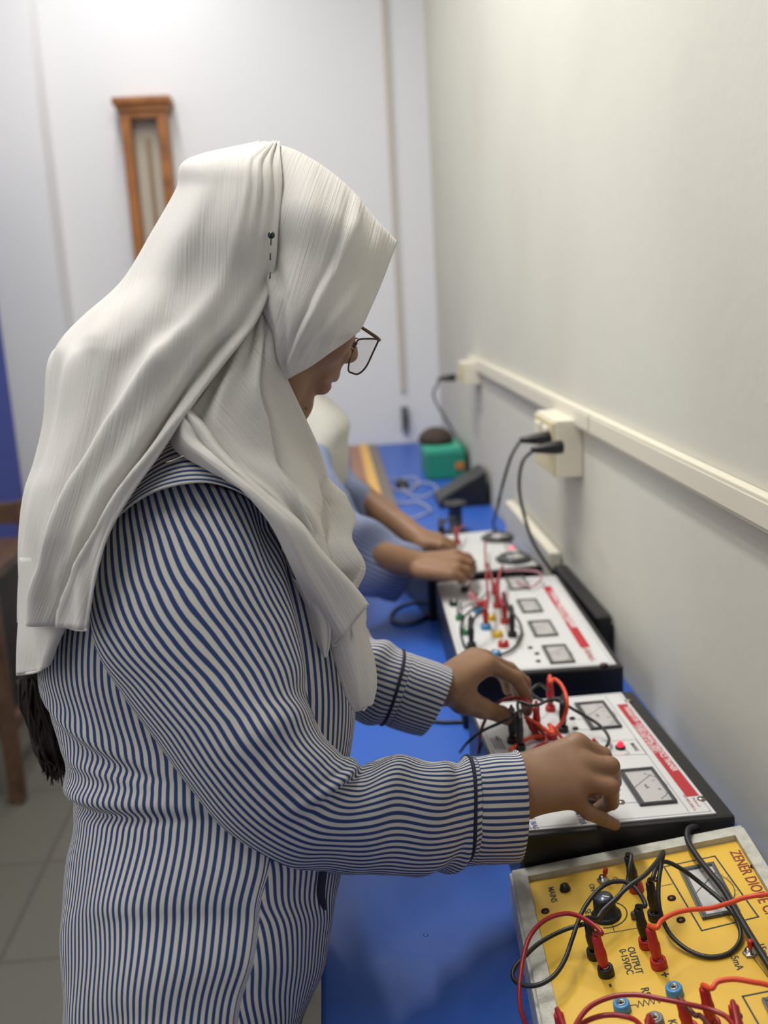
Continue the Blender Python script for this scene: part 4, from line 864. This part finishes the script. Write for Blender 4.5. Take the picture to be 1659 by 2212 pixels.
# far sleeve
sf=[(430,1060,560,1100,1.17,.05),(470,1180,640,1200,1.18,.058),(540,1320,720,1290,1.185,.060),(620,1440,770,1345,1.19,.058),(700,1520,800,1372,1.193,.055,0,0),(785,1556,835,1388,1.197,.052,6,0),(838,1568,886,1412,1.203,.050,14,0)]
G,s,T=loft(sf,120,10,lambda s,T:(.003*np.sin(4*s+2*T)+.002*wob(s,T,21,4,2,2))*np.clip((6-s)/.8,0,1))
grid_mesh(G,np.stack([T/(2*np.pi)*50,s],-1),'sleeve',[M_sh],shirt,solid=.0012)
cf=[(836,1568,884,1411,1.203,.0505,14,0),(852,1574,900,1417,1.205,.051,14,2),(885,1584,945,1432,1.21,.050,16,4),(906,1588,972,1444,1.213,.049,18,6)]
G2,s2_,T2=loft(cf,100,8); grid_mesh(G2,np.stack([T2/(2*np.pi)*50+.3,s2_],-1),'cuff',[M_sh],shirt,solid=.0016)
rp=G[-4]+(G[-4]-G[-4].mean(0))*.02
MB().tube(np.concatenate([rp[:-1:2],rp[:1]]),.002,8,3).build('cuff_trim',M_trim,shirt)
# shoulder yoke: stripes run along the seam
seam=[(246,1124,.868),(292,1085,.852),(345,1058,.846),(405,1044,.844),(462,1044,.846),(520,1064,.852),(566,1100,.860),(600,1150,.872),(612,1196,.885)]
mid1=[(252,1090,.885),(300,1050,.868),(350,1020,.862),(405,1003,.860),(462,1006,.862),(520,1024,.866),(570,1058,.874),(612,1106,.886),(628,1160,.90)]
mid2=[(290,1030,.92),(325,1000,.90),(365,972,.895),(410,958,.893),(460,958,.895),(510,975,.90),(560,1005,.91),(605,1050,.92),(640,1110,.93)]
topc=[(320,985,.96),(345,962,.95),(378,940,.945),(415,925,.943),(455,922,.945),(500,930,.95),(545,955,.955),(590,1000,.96),(640,1060,.965)]
G,uv=cloth([topc,mid2,mid1,seam],10,8)
R,Cn=G.shape[:2]; v=np.linspace(0,12.5,R)[:,None]*np.ones((1,Cn))
grid_mesh(G,np.stack([v+.25*np.sin(np.linspace(0,7,Cn))[None],v*0],-1),'yoke',[M_sh],shirt,solid=.0016)
# safety pin on the collar
MB().tube([P(358,999,.842),P(375,994,.838),P(397,985,.838)],.0007,6,5).build('safety_pin',M_metal,shirt)
# dark trousers and shoes, below the frame
M_tr=mat('trouser_dark',(34,36,48),.8)
wz=hp[2]-.06
mb=MB()
tr_=None
for sgn in (1,-1):
    rings=[]; 
    for z,xo,rx,ry in ((wz+.06,-.005,.08,.066),(wz-.05,-.005,.084,.07),(.62,.004,.085,.076),(.45,.02,.08,.07),(.2,0,.072,.064),(.085,-.008,.07,.062)):
        a=np.linspace(0,2*np.pi,41); rings.append(np.stack([hp[0]+xo+rx*np.cos(a),hp[1]+sgn*.078+ry*np.sin(a),0*a+z],-1))
    G=crom(np.array(rings),6); q=G.shape
    o=grid_mesh(G,np.zeros(q[:2]+(2,)),'trouser_leg' if tr_ else 'trousers',[M_tr],tr_ or per,solid=.001); tr_=tr_ or o
    MB().lathe(A(hp[0]-.03,hp[1]+sgn*.087,.002),Z_,[(.036,0),(.04,.012),(.04,.05),(.034,.075)],20).tube([A(hp[0]-.03,hp[1]+sgn*.087,.03),A(hp[0]+.05,hp[1]+sgn*.089,.03),A(hp[0]+.13,hp[1]+sgn*.092,.024)],[.029,.03,.02],14,6).build('shoe',mat('shoe_black',(24,22,22),.5),per)
# ------------------------------------------------------------------ hair below the scarf
M_hair=mat('hair_dark',(26,17,13),.55,spec=.25)
mb=MB(); rg=np.random.default_rng(5)
G,_s,_T=loft([(70,1250,180,1250,1.07,.05),(56,1380,170,1380,1.07,.055),(52,1450,172,1450,1.075,.055),(58,1510,172,1510,1.075,.05),(70,1570,170,1570,1.075,.045),(88,1618,168,1612,1.07,.036),(108,1648,160,1640,1.065,.02),(122,1658,146,1652,1.065,.006)],90,8,
   lambda s,T:.0035*np.sin(13*T+.9*s+np.sin(1.3*s))+.0022*np.sin(29*T+.5*s)+.003*np.sin(5*T+2*s))
n_=G.shape; idx=np.arange(n_[0]*n_[1]).reshape(n_[:2]); mb.add(G.reshape(-1,3),np.stack([idx[:-1,:-1],idx[:-1,1:],idx[1:,1:],idx[1:,:-1]],-1).reshape(-1,4))
for i in range(150):
    c0=rg.integers(0,90); rr=[G[int(k),(c0+int(3*math.sin(k*.12+i)))%90] for k in (18,26,34,42,48)]; c=G[48].mean(0)
    e=rr[-1]+A(rg.normal(0,.004),rg.normal(0,.006),-rg.uniform(.004,.02)); mb.tube([*rr,e],[.0026,.0028,.0026,.0022,.0018,.0004],5,4)
mb.build('hair',M_hair,per)
# ------------------------------------------------------------------ headscarf
M_cr=crepe_mat('white_crepe',(226,222,217),.25)
HS=.0011
# under cap keeps the hair line closed
# back drape
rows=[(601,309,560,305,.952,.952,.957,.965,.99),(604,348,405,345,.922,.896,.903,.972,1.02),(606,402,382,408,.905,.876,.886,.976,1.05),(598,500,332,497,.890,.866,.880,.983,1.07),
 (590,602,266,606,.888,.874,.892,.99,1.08),(556,690,183,684,.882,.868,.887,.99,1.085),(520,737,133,737,.876,.862,.884,.99,1.09),(480,790,107,786,.870,.857,.882,.99,1.10),
 (402,895,98,905,.856,.850,.880,.995,1.11),(346,980,77,998,.846,.845,.876,1.0,1.12),(288,1062,56,1062,.838,.840,.874,1.005,1.12),(237,1150,45,1142,.832,.838,.874,1.01,1.12),
 (210,1240,42,1232,.832,.842,.878,1.012,1.12),(187,1361,41,1345,.838,.85,.885,1.015,1.12)]
ctrl=[]
for Rx,Ry,Lx,Ly,dR,d1,d2,dL,dF in rows:
    le=lambda t:(Rx+(Lx-Rx)*t,Ry+(Ly-Ry)*t)
    ctrl.append([(Rx,Ry,dR),(*le(.13),dR*.6+d1*.4-.004),(*le(.32),d1),(*le(.55),(d1+d2)/2),(*le(.77),d2+.006),(*le(.93),(d2+2*dL)/3),(Lx,Ly,dL),(*le(.97),dL+(dF-dL)*.35),(*le(.75),dF),(*le(.4),dF+.015)])
TC=[0,.13,.32,.55,.77,.93,1.,1.2,1.5,1.8]
def bdisp(s,t):
    q=np.interp(t,range(10),TC); d=0*q
    r1=np.interp(s,[3,4.5,5.5,7,8.2,9.5,11.2,12.6],[.30,.33,.35,.37,.46,.49,.54,.68]); a1=np.interp(s,[2.5,5,7,12],[0,.5,1,1])
    d+=a1*gs(q-r1,.075)*.013
    rg_=np.interp(s,[4.5,6,7.8,9,10.1,10.9,11.7,12.4,12.9],[.06,.07,.10,.16,.20,.21,.30,.41,.46]); ag=np.interp(s,[4,6,8,12],[0,.6,1,1.3])
    d-=ag*gs(q-rg_-.02,.045)*.016
    d+=ag*gs(q-rg_+.05,.04)*.004
    r2=np.interp(s,[5,6.5,8,13],[.83,.80,.86,.93]); d+=gs(q-r2,.06)*.007*np.interp(s,[4,6,9,13],[0,1,.7,.2])
    r3=np.interp(s,[5,8,10,13],[.5,.62,.72,.85]); d-=gs(q-r3,.08)*.007*np.interp(s,[4.5,7,10,13],[0,1,1,.6])
    d+=gs(q-.02,.02)*.002
    # flattening pleats above the pin
    d+=.0022*np.sin(q*60+.4*s)*np.interp(s,[0,1.5,3,4],[1,1,.5,0])*gs(q-.15,.18)
    d+=.0012*np.sin(q*26+1.3*s+2*np.sin(s))*np.interp(s,[3,6,13],[0,1,1])
    d-=gs(s-4.05,.35)*gs(q-.04,.04)*.006
    return d
G,uv=cloth(ctrl,10,10,bdisp)
zb_=1.28; u_=G[...,0]+.5*.07*np.log1p(np.exp((zb_-G[...,2])/.07))-.06*(G[...,2]-zb_)
hij=grid_mesh(G,np.stack([u_,G[...,2]],-1),'headscarf',[M_cr],per,solid=HS)
def sheet(ctrl,ks,kt,disp=None,slant=None):
    G,uv=cloth(ctrl,ks,kt,disp)
    if slant is not None: uv=np.stack([G[...,0]+slant*G[...,2],G[...,2]],-1)
    return grid_mesh(G,uv,'scarf_fold',[M_cr],hij,solid=HS)
# lower hanging panel
sheet([[(200,1200,.885),(150,1205,.884),(100,1205,.905),(60,1205,.955),(48,1205,1.012),(95,1205,1.045),(160,1205,1.06)],
       [(170,1300,.886),(128,1305,.884),(88,1305,.905),(58,1305,.953),(44,1305,1.017),(78,1300,1.062),(145,1300,1.085)],
       [(128,1380,.890),(104,1392,.888),(74,1394,.91),(50,1396,.955),(39,1398,1.017),(60,1392,1.07),(110,1390,1.10)],
       [(112,1424,.898),(88,1446,.900),(66,1452,.92),(48,1455,.96),(37,1456,1.015),(50,1452,1.06),(84,1440,1.08)]],10,8,lambda s,t:.003*np.sin(2.3*t+.6))
# hood
hood=[[(596,312,.956),(640,326,.960),(700,361,.966),(760,411,.974),(812,474,.984),(858,523,.992)],
      [(568,430,.906),(650,432,.893),(708,452,.895),(766,488,.911),(812,528,.950),(845,552,.978)],
      [(566,540,.896),(645,550,.885),(698,568,.886),(748,588,.899),(790,606,.928),(820,617,.962)],
      [(556,640,.893),(628,648,.877),(678,658,.877),(726,667,.887),(770,672,.910),(801,665,.945)],
      [(585,712,.892),(632,716,.879),(676,718,.880),(718,719,.888),(756,715,.905),(785,703,.934)],
      [(602,775,.897),(640,772,.889),(676,762,.889),(712,745,.895),(748,730,.910),(778,713,.930)],
      [(618,821,.904),(645,806,.898),(676,788,.898),(708,765,.902),(744,740,.914),(778,713.5,.931)]]
far=[]
for row,sh in zip(hood[5:0:-1],(30,26,22,18,12)): far.append([(x-(sh if j>1 else 10),y-4,2*hood[0][j][2]-d+.004) for j,(x,y,d) in enumerate(row)])
def hdisp(s,t):
    s=s-5; m=np.clip(s,0,1)
    tb=np.interp(s,[0,1.2,2,2.5,3.2,4,5.3,6],[3.2,2.75,2.4,2.15,1.9,1.35,.45,.1]); ta=np.interp(s,[0,2.2,3,4.2,5.3],[.1,.25,.75,.55,.1]); tc=np.interp(s,[0,2,3,4,5,6],[4.3,3.9,3.3,2.5,1.7,1.2])
    d=.0042*m*(gs(t-tb-.12,.20)-.9*gs(t-tb+.16,.16))+.0030*np.clip(s-1.5,0,1)*(gs(t-ta+.18,.16)-gs(t-ta-.08,.12))+.0018*m*(gs(t-tc,.3)-.7*gs(t-tc+.4,.25))
    d+=.0008*m*np.sin(5*t+1.2*s)
    return d*np.clip((6-s)/1.2,0,1)
sheet(far+hood,10,12,hdisp,-.38)
# sheet round the neck and over the chest
def rowL(L,R,dL,dR,bul=.02,bk=.075):
    le=lambda t:(L[0]+(R[0]-L[0])*t,L[1]+(R[1]-L[1])*t)
    return [(*L,dL),(*le(.25),dL+(dR-dL)*.10-bul*.5),(*le(.5),dL+(dR-dL)*.28-bul),(*le(.75),dL+(dR-dL)*.52-bul*.7),(*le(.93),dL+(dR-dL)*.8),(*R,dR),(*le(.95),dR+bk*.5),(*le(.7),dR+bk),(*le(.35),dR+bk*1.25)]
nd=[rowL((560,645),(594,640),.902,.903,.0,.03),rowL((505,738),(606,762),.890,.905,.008,.05),rowL((440,848),(624,826),.876,.925,.012,.07),rowL((392,915),(655,902),.868,.955,.02,.08),
    rowL((388,968),(690,980),.865,.985,.028,.08),rowL((455,1012),(714,1048),.860,.995,.028),rowL((535,1066),(737,1105),.858,1.0,.026),rowL((595,1142),(751,1158),.866,1.0,.022),
    rowL((642,1212),(785,1222),.882,.995,.02),rowL((688,1272),(772,1270),.905,.985,.012,.05)]
TN=[0,.25,.5,.75,.93,1,1.1,1.4,1.8]
def ndisp(s,t):
    q=np.interp(t,range(9),TN); d=0*q
    r=np.interp(s,[1,2,3,4,5,6,7,8],[.62,.62,.68,.66,.60,.52,.50,.34]); a=np.interp(s,[.5,2,7,8.5],[0,1,1,.4])
    d+=a*(gs(q-r+.045,.05)*.007-gs(q-r-.03,.03)*.009)
    r2=np.interp(s,[2,4,6,8],[.25,.3,.25,.2]); d+=a*gs(q-r2,.09)*.006
    # bright lobe: valley that separates it from the nearer sheet
    r3=np.interp(s,[4.5,5.5,6.5,7.3,8.2],[1.02,.93,.83,.70,.62]); a3=np.interp(s,[4.6,5.5,8,8.8],[0,1,1,0]); d-=a3*gs(q-r3,.05)*.018; d+=a3*gs(q-r3-.13,.08)*.012
    d+=.0016*np.sin(q*19-1.5*s)
    return d
sheet(nd,10,10,ndisp,.75)
# overlapping strip from the shoulder to the chest
up_=[(404,884,.858),(440,922,.852),(472,970,.846),(520,1020,.842),(572,1068,.841),(643,1129,.848),(688,1190,.862),(759,1267,.892),(791,1309,.905)]
lo_=[(370,930,.872),(378,972,.862),(446,1014,.851),(490,1038,.846),(532,1068,.842),(590,1142,.846),(640,1250,.866),(680,1335,.893),(717,1396,.905)]
st=[[lo,*( (lo[0]+(u[0]-lo[0])*k,lo[1]+(u[1]-lo[1])*k,lo[2]+(u[2]-lo[2])*k-b) for k,b in ((.3,.008),(.6,.010),(.85,.006))),u,(u[0]+6,u[1]-2,u[2]+.012)] for lo,u in zip(lo_,up_)]
sheet(st,10,10,lambda s,t:.004*gs(t-1.6+.06*s,.5)*np.clip(s/2,0,1)-.004*gs(t-2.7,.35)*np.clip((5-s)/3,0,1)-gs(s-1.2,.5)*gs(t-2.2,.5)*.008)
# two hanging ends
sheet([[(700,1350,.912),(740,1340,.902),(772,1325,.908),(790,1312,.93)],[(722,1410,.912),(755,1400,.903),(782,1385,.910),(793,1372,.93)],[(738,1455,.915),(768,1445,.905),(793,1432,.912),(802,1424,.926)],[(753,1502,.917),(776,1497,.908),(797,1485,.914),(804,1478,.925)],[(768,1536,.92),(779,1538,.914),(792,1525,.918),(798,1514,.925)]],9,9,lambda s,t:.004*np.sin(1.9*t+.7*s))
sheet([[(632,1248,.880),(665,1275,.876),(695,1305,.885)],[(665,1318,.892),(690,1338,.886),(711,1353,.892)],[(682,1378,.898),(697,1385,.892),(710,1390,.897)],[(696,1412,.90),(701,1418,.897),(704,1420,.90)]],9,9)
sheet([[(752,1290,.95),(775,1300,.945),(790,1312,.955)],[(750,1330,.95),(772,1335,.945),(791,1335,.955)],[(742,1365,.95),(765,1370,.946),(786,1368,.955)]],8,8)
# hems
for pl in ([(791,1309,.904),(775,1330,.903),(760,1351,.902),(762,1376,.901),(740,1388,.903),(717,1396,.904)],[(793,1372,.929),(802,1424,.925),(804,1478,.924),(798,1514,.924),(784,1535,.916)],[(695,1305,.884),(711,1353,.891),(710,1390,.896),(704,1420,.899)],[(187,1361,.836),(165,1360,.846),(130,1350,.858)],[(112,1424,.897),(88,1447,.899),(64,1454,.92),(37,1457,1.014)]):
    MB().tube([P(*q) for q in pl],.0013,6,8).build('hem',M_cr,hij)
# pins
def pin(x,y,d,nm='scarf_pin'):
    q=P(x,y,d); MB().lathe(q,CU*.2-CF,[(.0002,-.003),(.002,-.0024),(.0031,-.0008),(.0031,.0008),(.002,.0024),(.0002,.003)],16).tube([q,P(x-1,y+22,d+.001)],.0005,6,3).build(nm,mat('pin_grey',(54,62,62),.25,metal=.8),hij)
pin(586,508,.874); 
for a,b in (((584,546),(584,562)),((584,588),(583,602))): MB().tube([P(*a,.8765),P(*b,.8765)],.0007,6,2).build('scarf_pin',mat('pin_dark',(70,70,70),.4,metal=.6),hij)
# ------------------------------------------------------------------ glasses
M_gold=mat('frame_bronze',(96,80,70),.25,metal=1)
gl=None; Hw=HD.w; M_lens=thin_glass('lens_glass')
for sgn in (-1,1):
    q=[(.0975,.064,-.0225),(.0990,.061,-.034),(.1004,.0575,-.049),(.1002,.0485,-.0568),(.0998,.034,-.0572),(.0996,.022,-.0550),(.0992,.0145,-.0455),(.0988,.0115,-.033),(.0985,.0125,-.0235),(.0985,.035,-.0215),(.0978,.055,-.0215)]
    pts=[Hw(f,sgn*l,u) for f,l,u in q]; pts.append(pts[0])
    mb=MB().tube(pts,.0009,8,5)
    o=mb.build('glasses' if gl is None else 'rim',M_gold,per if gl is None else gl); gl=gl or o
    ctr=np.mean(pts[:-1],0); cl_=crom(np.array(pts),4); n=len(cl_)-1
    V_=np.concatenate([cl_[:-1]-HD.v(.0006,0,0),cl_[:-1]+HD.v(.0006,0,0),[ctr-HD.v(.0002,0,0),ctr+HD.v(.0012,0,0)]])
    fs=[(i,(i+1)%n,2*n) for i in range(n)]+[(n+(i+1)%n,n+i,2*n+1) for i in range(n)]
    MB().add(V_,fs).build('lens',M_lens,gl)
    MB().tube([Hw(.0972,sgn*.066,-.0225),Hw(.085,sgn*.0715,-.0222),Hw(.03,sgn*.077,-.021),Hw(-.005,sgn*.077,-.019),Hw(-.03,sgn*.074,-.045)],[.0019,.0017,.0014,.0014,.001],8,5).build('temple_arm',M_gold,gl)
    MB().tube([Hw(.0992,sgn*.0118,-.034),Hw(.095,sgn*.0125,-.033),Hw(.092,sgn*.012,-.036)],.0006,6,4).tube([Hw(.0925,sgn*.0115,-.031),Hw(.092,sgn*.0125,-.041)],[.0016,.0026],8,3).build('nose_pad',mat('nose_pad',(190,180,165),.3),gl)
MB().tube([Hw(.0985,-.012,-.028),Hw(.103,0,-.0245),Hw(.0985,.012,-.028)],.0010,8,5).tube([Hw(.0985,-.0125,-.0235),Hw(.1015,0,-.0205),Hw(.0985,.0125,-.0235)],.0007,8,5).build('bridge',M_gold,gl)
# ================= the second person, beyond the first
pr2=thing('person','person in white headscarf and blue-grey shirt bending over the farthest trainer, behind the nearer person','person',A(-.25,1.95,0))
HD2=Head(A(.0,1.985,1.285),math.radians(6),math.radians(40),.98)
w2R=onZ(905,1222,.885); m2R=np.array([onZ(985,1199,.895),onZ(991,1211,.895),onZ(986,1228,.89),onZ(974,1243,.885)])
c2R=[[onZ(1010,1204,.888),onZ(1020,1216,.872),onZ(1012,1226,.86)],[onZ(1014,1217,.888),onZ(1022,1228,.872),onZ(1012,1234,.86)],[onZ(1008,1232,.884),onZ(1016,1241,.87),onZ(1005,1245,.86)],[onZ(994,1246,.88),onZ(1003,1253,.868),onZ(994,1256,.86)]]
t2R=[onZ(925,1212,.88),onZ(955,1222,.87),onZ(985,1232,.862),onZ(1005,1238,.858)]
w2L=onZ(905,1166,.885); m2L=np.array([onZ(950,1180,.885),onZ(953,1173,.885),onZ(950,1167,.885),onZ(945,1162,.885)])
c2L=[[onZ(966,1186,.875),onZ(974,1193,.865),onZ(975,1200,.855)],[onZ(972,1179,.875),onZ(980,1186,.865),onZ(982,1192,.855)],[onZ(970,1172,.875),onZ(980,1178,.865),onZ(983,1184,.855)],[onZ(962,1166,.875),onZ(972,1171,.865),onZ(976,1177,.856)]]
t2L=[onZ(915,1180,.88),onZ(932,1190,.87),onZ(950,1198,.862),onZ(962,1203,.857)]
e2R=P(742,1180,1.86); s2R=P(650,1030,1.90); e2L=P(770,1066,2.2); s2L=P(650,960,2.22); hp2=A(-.25,1.95,.82)
nk2=A(-.13,1.975,1.22); ch2=A(-.13,1.975,1.08)
b2=HD2.prims()+[('c',HD2.w(-.045,0,-.06),nk2,.046,.05,.02),('c',nk2,ch2,.055,.08,.05),('e',A(-.15,1.97,1.02),TR,A(.085,.13,.15),.05),('e',A(-.22,1.95,.85),TR,A(.10,.14,.15),.08),
 ('c',nk2-Z_*.06,s2R,.04,.028,.03),('c',nk2-Z_*.06,s2L,.04,.030,.03),('c',s2R,e2R,.030,.028,.03),('c',e2R,w2R,.031,.025,.015),('c',s2L,e2L,.030,.028,.03),('c',e2L,w2L,.031,.025,.015)]
for s in (1,-1): b2+=[('c',hp2+A(0,s*.08,-.03),A(-.24,1.95+s*.085,.46),.075,.05,.03),('c',A(-.24,1.95+s*.085,.46),A(-.27,1.95+s*.085,.09),.05,.034,.02),('c',A(-.27,1.95+s*.085,.06),A(-.16,1.95+s*.09,.035),.03,.022,.02)]
b2+=hand(w2R,m2R,c2R,t2R,[.0088,.009,.0086,.0075,.009])+hand(w2L,m2L,c2L,t2L,[.0088,.009,.0086,.0075,.009])
V,Fc=sdf_mesh(b2,.004); np_mesh('body',V,Fc,[M_skin,M_lip,M_lash],pr2,HD2.paint(V[Fc].mean(1)))
def wrings(rows,k,N=72,disp=None):
    a=np.linspace(0,2*np.pi,N+1); G=crom(np.array([np.stack([cx+rx*np.cos(a),cy+ry*np.sin(a),z+tl*np.cos(a)],-1) for z,cx,cy,rx,ry,tl in rows]),k)
    if disp is not None:
        R=len(G); s=np.linspace(0,len(rows)-1,R)[:,None]*np.ones((1,N+1)); T=a[None]*np.ones((R,1)); n=normals(G); c=G.mean(1,keepdims=True); n=n if ((G-c)*n).sum()>0 else -n
        dd=disp(s,T); dd[:,-1]=dd[:,0]; n[:,-1]=n[:,0]; G=G+n*dd[...,None]
    return G
def uvr(G,p=.0073):
    ar=np.concatenate([[0],np.cumsum(np.linalg.norm(np.diff(G[len(G)//2],axis=0),axis=1))])/p; return np.stack([np.repeat(ar[None],len(G),0),np.linspace(0,1,len(G))[:,None]*np.ones((1,G.shape[1]))],-1)
M_sh2=stripe_mat('shirt_stripe_far',(84,98,138),(158,166,186),1.0,.5)
G=wrings([(1.22,-.14,1.97,.07,.08,0),(1.18,-.145,1.97,.095,.155,0),(1.08,-.15,1.97,.13,.18,0),(.95,-.19,1.96,.14,.165,0),(.82,-.24,1.95,.145,.165,0),(.66,-.25,1.95,.16,.18,0)],8,disp=lambda s,T:.003*wob(s,T,31,4,2,3))
sh2=grid_mesh(G,uvr(G),'shirt',[M_sh2],pr2,solid=.0012)
rg2=[(600,925,690,945,1.90,.03),(580,975,715,985,1.87,.055),(600,1080,738,1050,1.85,.058),(660,1190,768,1096,1.85,.058),(738,1256,800,1124,1.87,.056),(800,1292,858,1156,1.92,.055,6,0),(852,1300,914,1188,1.985,.05,10,0)]
G,s,T=loft(rg2,90,8,lambda s,T:(.004*np.sin(3.3*s+2*T)+.002*wob(s,T,41,4,2,2))*np.clip((6-s)/.7,0,1))
grid_mesh(G,np.stack([T/(2*np.pi)*50,s],-1),'sleeve',[M_sh2],sh2,solid=.0012)
rg3=[(620,960,730,950,2.22,.055),(660,1040,758,1010,2.2,.055),(730,1110,795,1052,2.19,.05),(790,1140,822,1084,2.19,.046),(828,1148,849,1112,2.2,.038,6,0)]
G,s,T=loft(rg3,80,8,lambda s,T:(.003*np.sin(3.3*s+2*T))*np.clip((4-s)/.7,0,1))
grid_mesh(G,np.stack([T/(2*np.pi)*50,s],-1),'sleeve',[M_sh2],sh2,solid=.0012)
M_cr2=crepe_mat('white_crepe_far',(222,220,212),.22)
o2=HD2.o
a=np.linspace(0,2*np.pi,73); HR=[]
for u,f0,f1,l in ((.104,-.02,.0,.008),(.099,-.065,.05,.05),(.075,-.108,.093,.078),(.04,-.125,.099,.085),(.005,-.13,.062,.088),(-.04,-.132,.048,.088),(-.085,-.135,.050,.082),(-.118,-.13,.066,.074)):
    c_,r_=(f0+f1)/2,(f1-f0)/2; HR.append(np.array([HD2.w(c_+r_*math.cos(t),l*math.sin(t),u+.0*t) for t in a]))
for z,cx,cy,rx,ry,tl in ((1.155,-.095,1.975,.118,.14,.0),(1.10,-.095,1.975,.122,.165,0),(1.06,-.097,1.975,.120,.165,-.01),(1.04,-.10,1.975,.113,.16,-.02)):
    HR.append(np.stack([cx+rx*np.cos(a),cy+ry*np.sin(a),z+tl*np.cos(a)],-1))
G=crom(np.array(HR),7); R_n=len(G); s=np.linspace(0,len(HR)-1,R_n)[:,None]*np.ones((1,73)); T=a[None]*np.ones((R_n,1)); n=normals(G); c=G.mean(1,keepdims=True); n=n if ((G-c)*n).sum()>0 else -n
dd=.004*np.sin(7*T+.8*s)*np.clip((s-6)/2,0,1)+.0015*wob(s,T,51,4,2,3); dd[:,-1]=dd[:,0]; n[:,-1]=n[:,0]; G=G+n*dd[...,None]
hj2=grid_mesh(G,uvr(G,1.),'headscarf',[M_cr2],pr2,solid=.0012)
mb=None
for sgn in (1,-1):
    rings=[]
    for z,xo,rx,ry in ((.78,-.01,.085,.07),(.62,.0,.082,.068),(.45,.01,.08,.07),(.2,-.01,.072,.064),(.085,-.02,.07,.062)):
        a=np.linspace(0,2*np.pi,33); rings.append(np.stack([-.25+xo+rx*np.cos(a),1.95+sgn*.088+ry*np.sin(a),0*a+z],-1))
    G=crom(np.array(rings),5); o=grid_mesh(G,np.zeros(G.shape[:2]+(2,)),'trouser_leg' if mb else 'trousers',[M_tr],mb or pr2,solid=.001); mb=mb or o
    MB().lathe(A(-.28,1.95+sgn*.087,.002),Z_,[(.036,0),(.04,.012),(.04,.05),(.034,.075)],20).tube([A(-.28,1.95+sgn*.087,.03),A(-.2,1.95+sgn*.089,.03),A(-.12,1.95+sgn*.092,.024)],[.029,.03,.02],14,6).build('shoe',mat('shoe_black',(24,22,22),.5),pr2)
# ------------------------------------------------------------------ light
def area(name,loc,target,sx,sy,power,col=(1,1,1)):
    l=bpy.data.lights.new(name,'AREA'); l.shape='RECTANGLE'; l.size=sx; l.size_y=sy; l.energy=power; l.color=col
    o=bpy.data.objects.new(name,l); COL.objects.link(o); o.location=loc
    o.rotation_euler=(Vector(target)-Vector(loc)).to_track_quat('-Z','Y').to_euler(); return o
area('ceiling_tube_far',(-.15,1.85,2.95),(-.15,1.8,0),.12,1.2,40,(1,.985,.95))
area('ceiling_tube_near',(-.35,.75,2.95),(-.35,.75,0),.12,1.2,14,(1,.985,.95))
area('ceiling_tube_left',(-1.25,1.0,2.95),(-1.25,1.0,0),.12,1.2,4,(1,.985,.95))  # added fill, no known fixture: brightens the right wall and the scarf's back
area('ceiling_tube_back',(-.6,3.3,2.95),(-.6,3.3,0),.12,1.2,17,(1,.985,.97))
area('window_daylight',(-1.58,.75,1.55),(0,.85,1.35),1.7,1.3,11,(.97,.985,1))  # added side fill, the left wall has no window; lifts lower wall and drape
w=bpy.data.worlds.new('world'); SC.world=w; w.use_nodes=True
w.node_tree.nodes['Background'].inputs[0].default_value=(.95,.97,1,1); w.node_tree.nodes['Background'].inputs[1].default_value=.35
SC.view_settings.view_transform='Standard'; SC.view_settings.look='None'; SC.view_settings.gamma=1; SC.view_settings.use_curve_mapping=False
SC.view_settings.exposure=-.15
SC.cycles.max_bounces=8
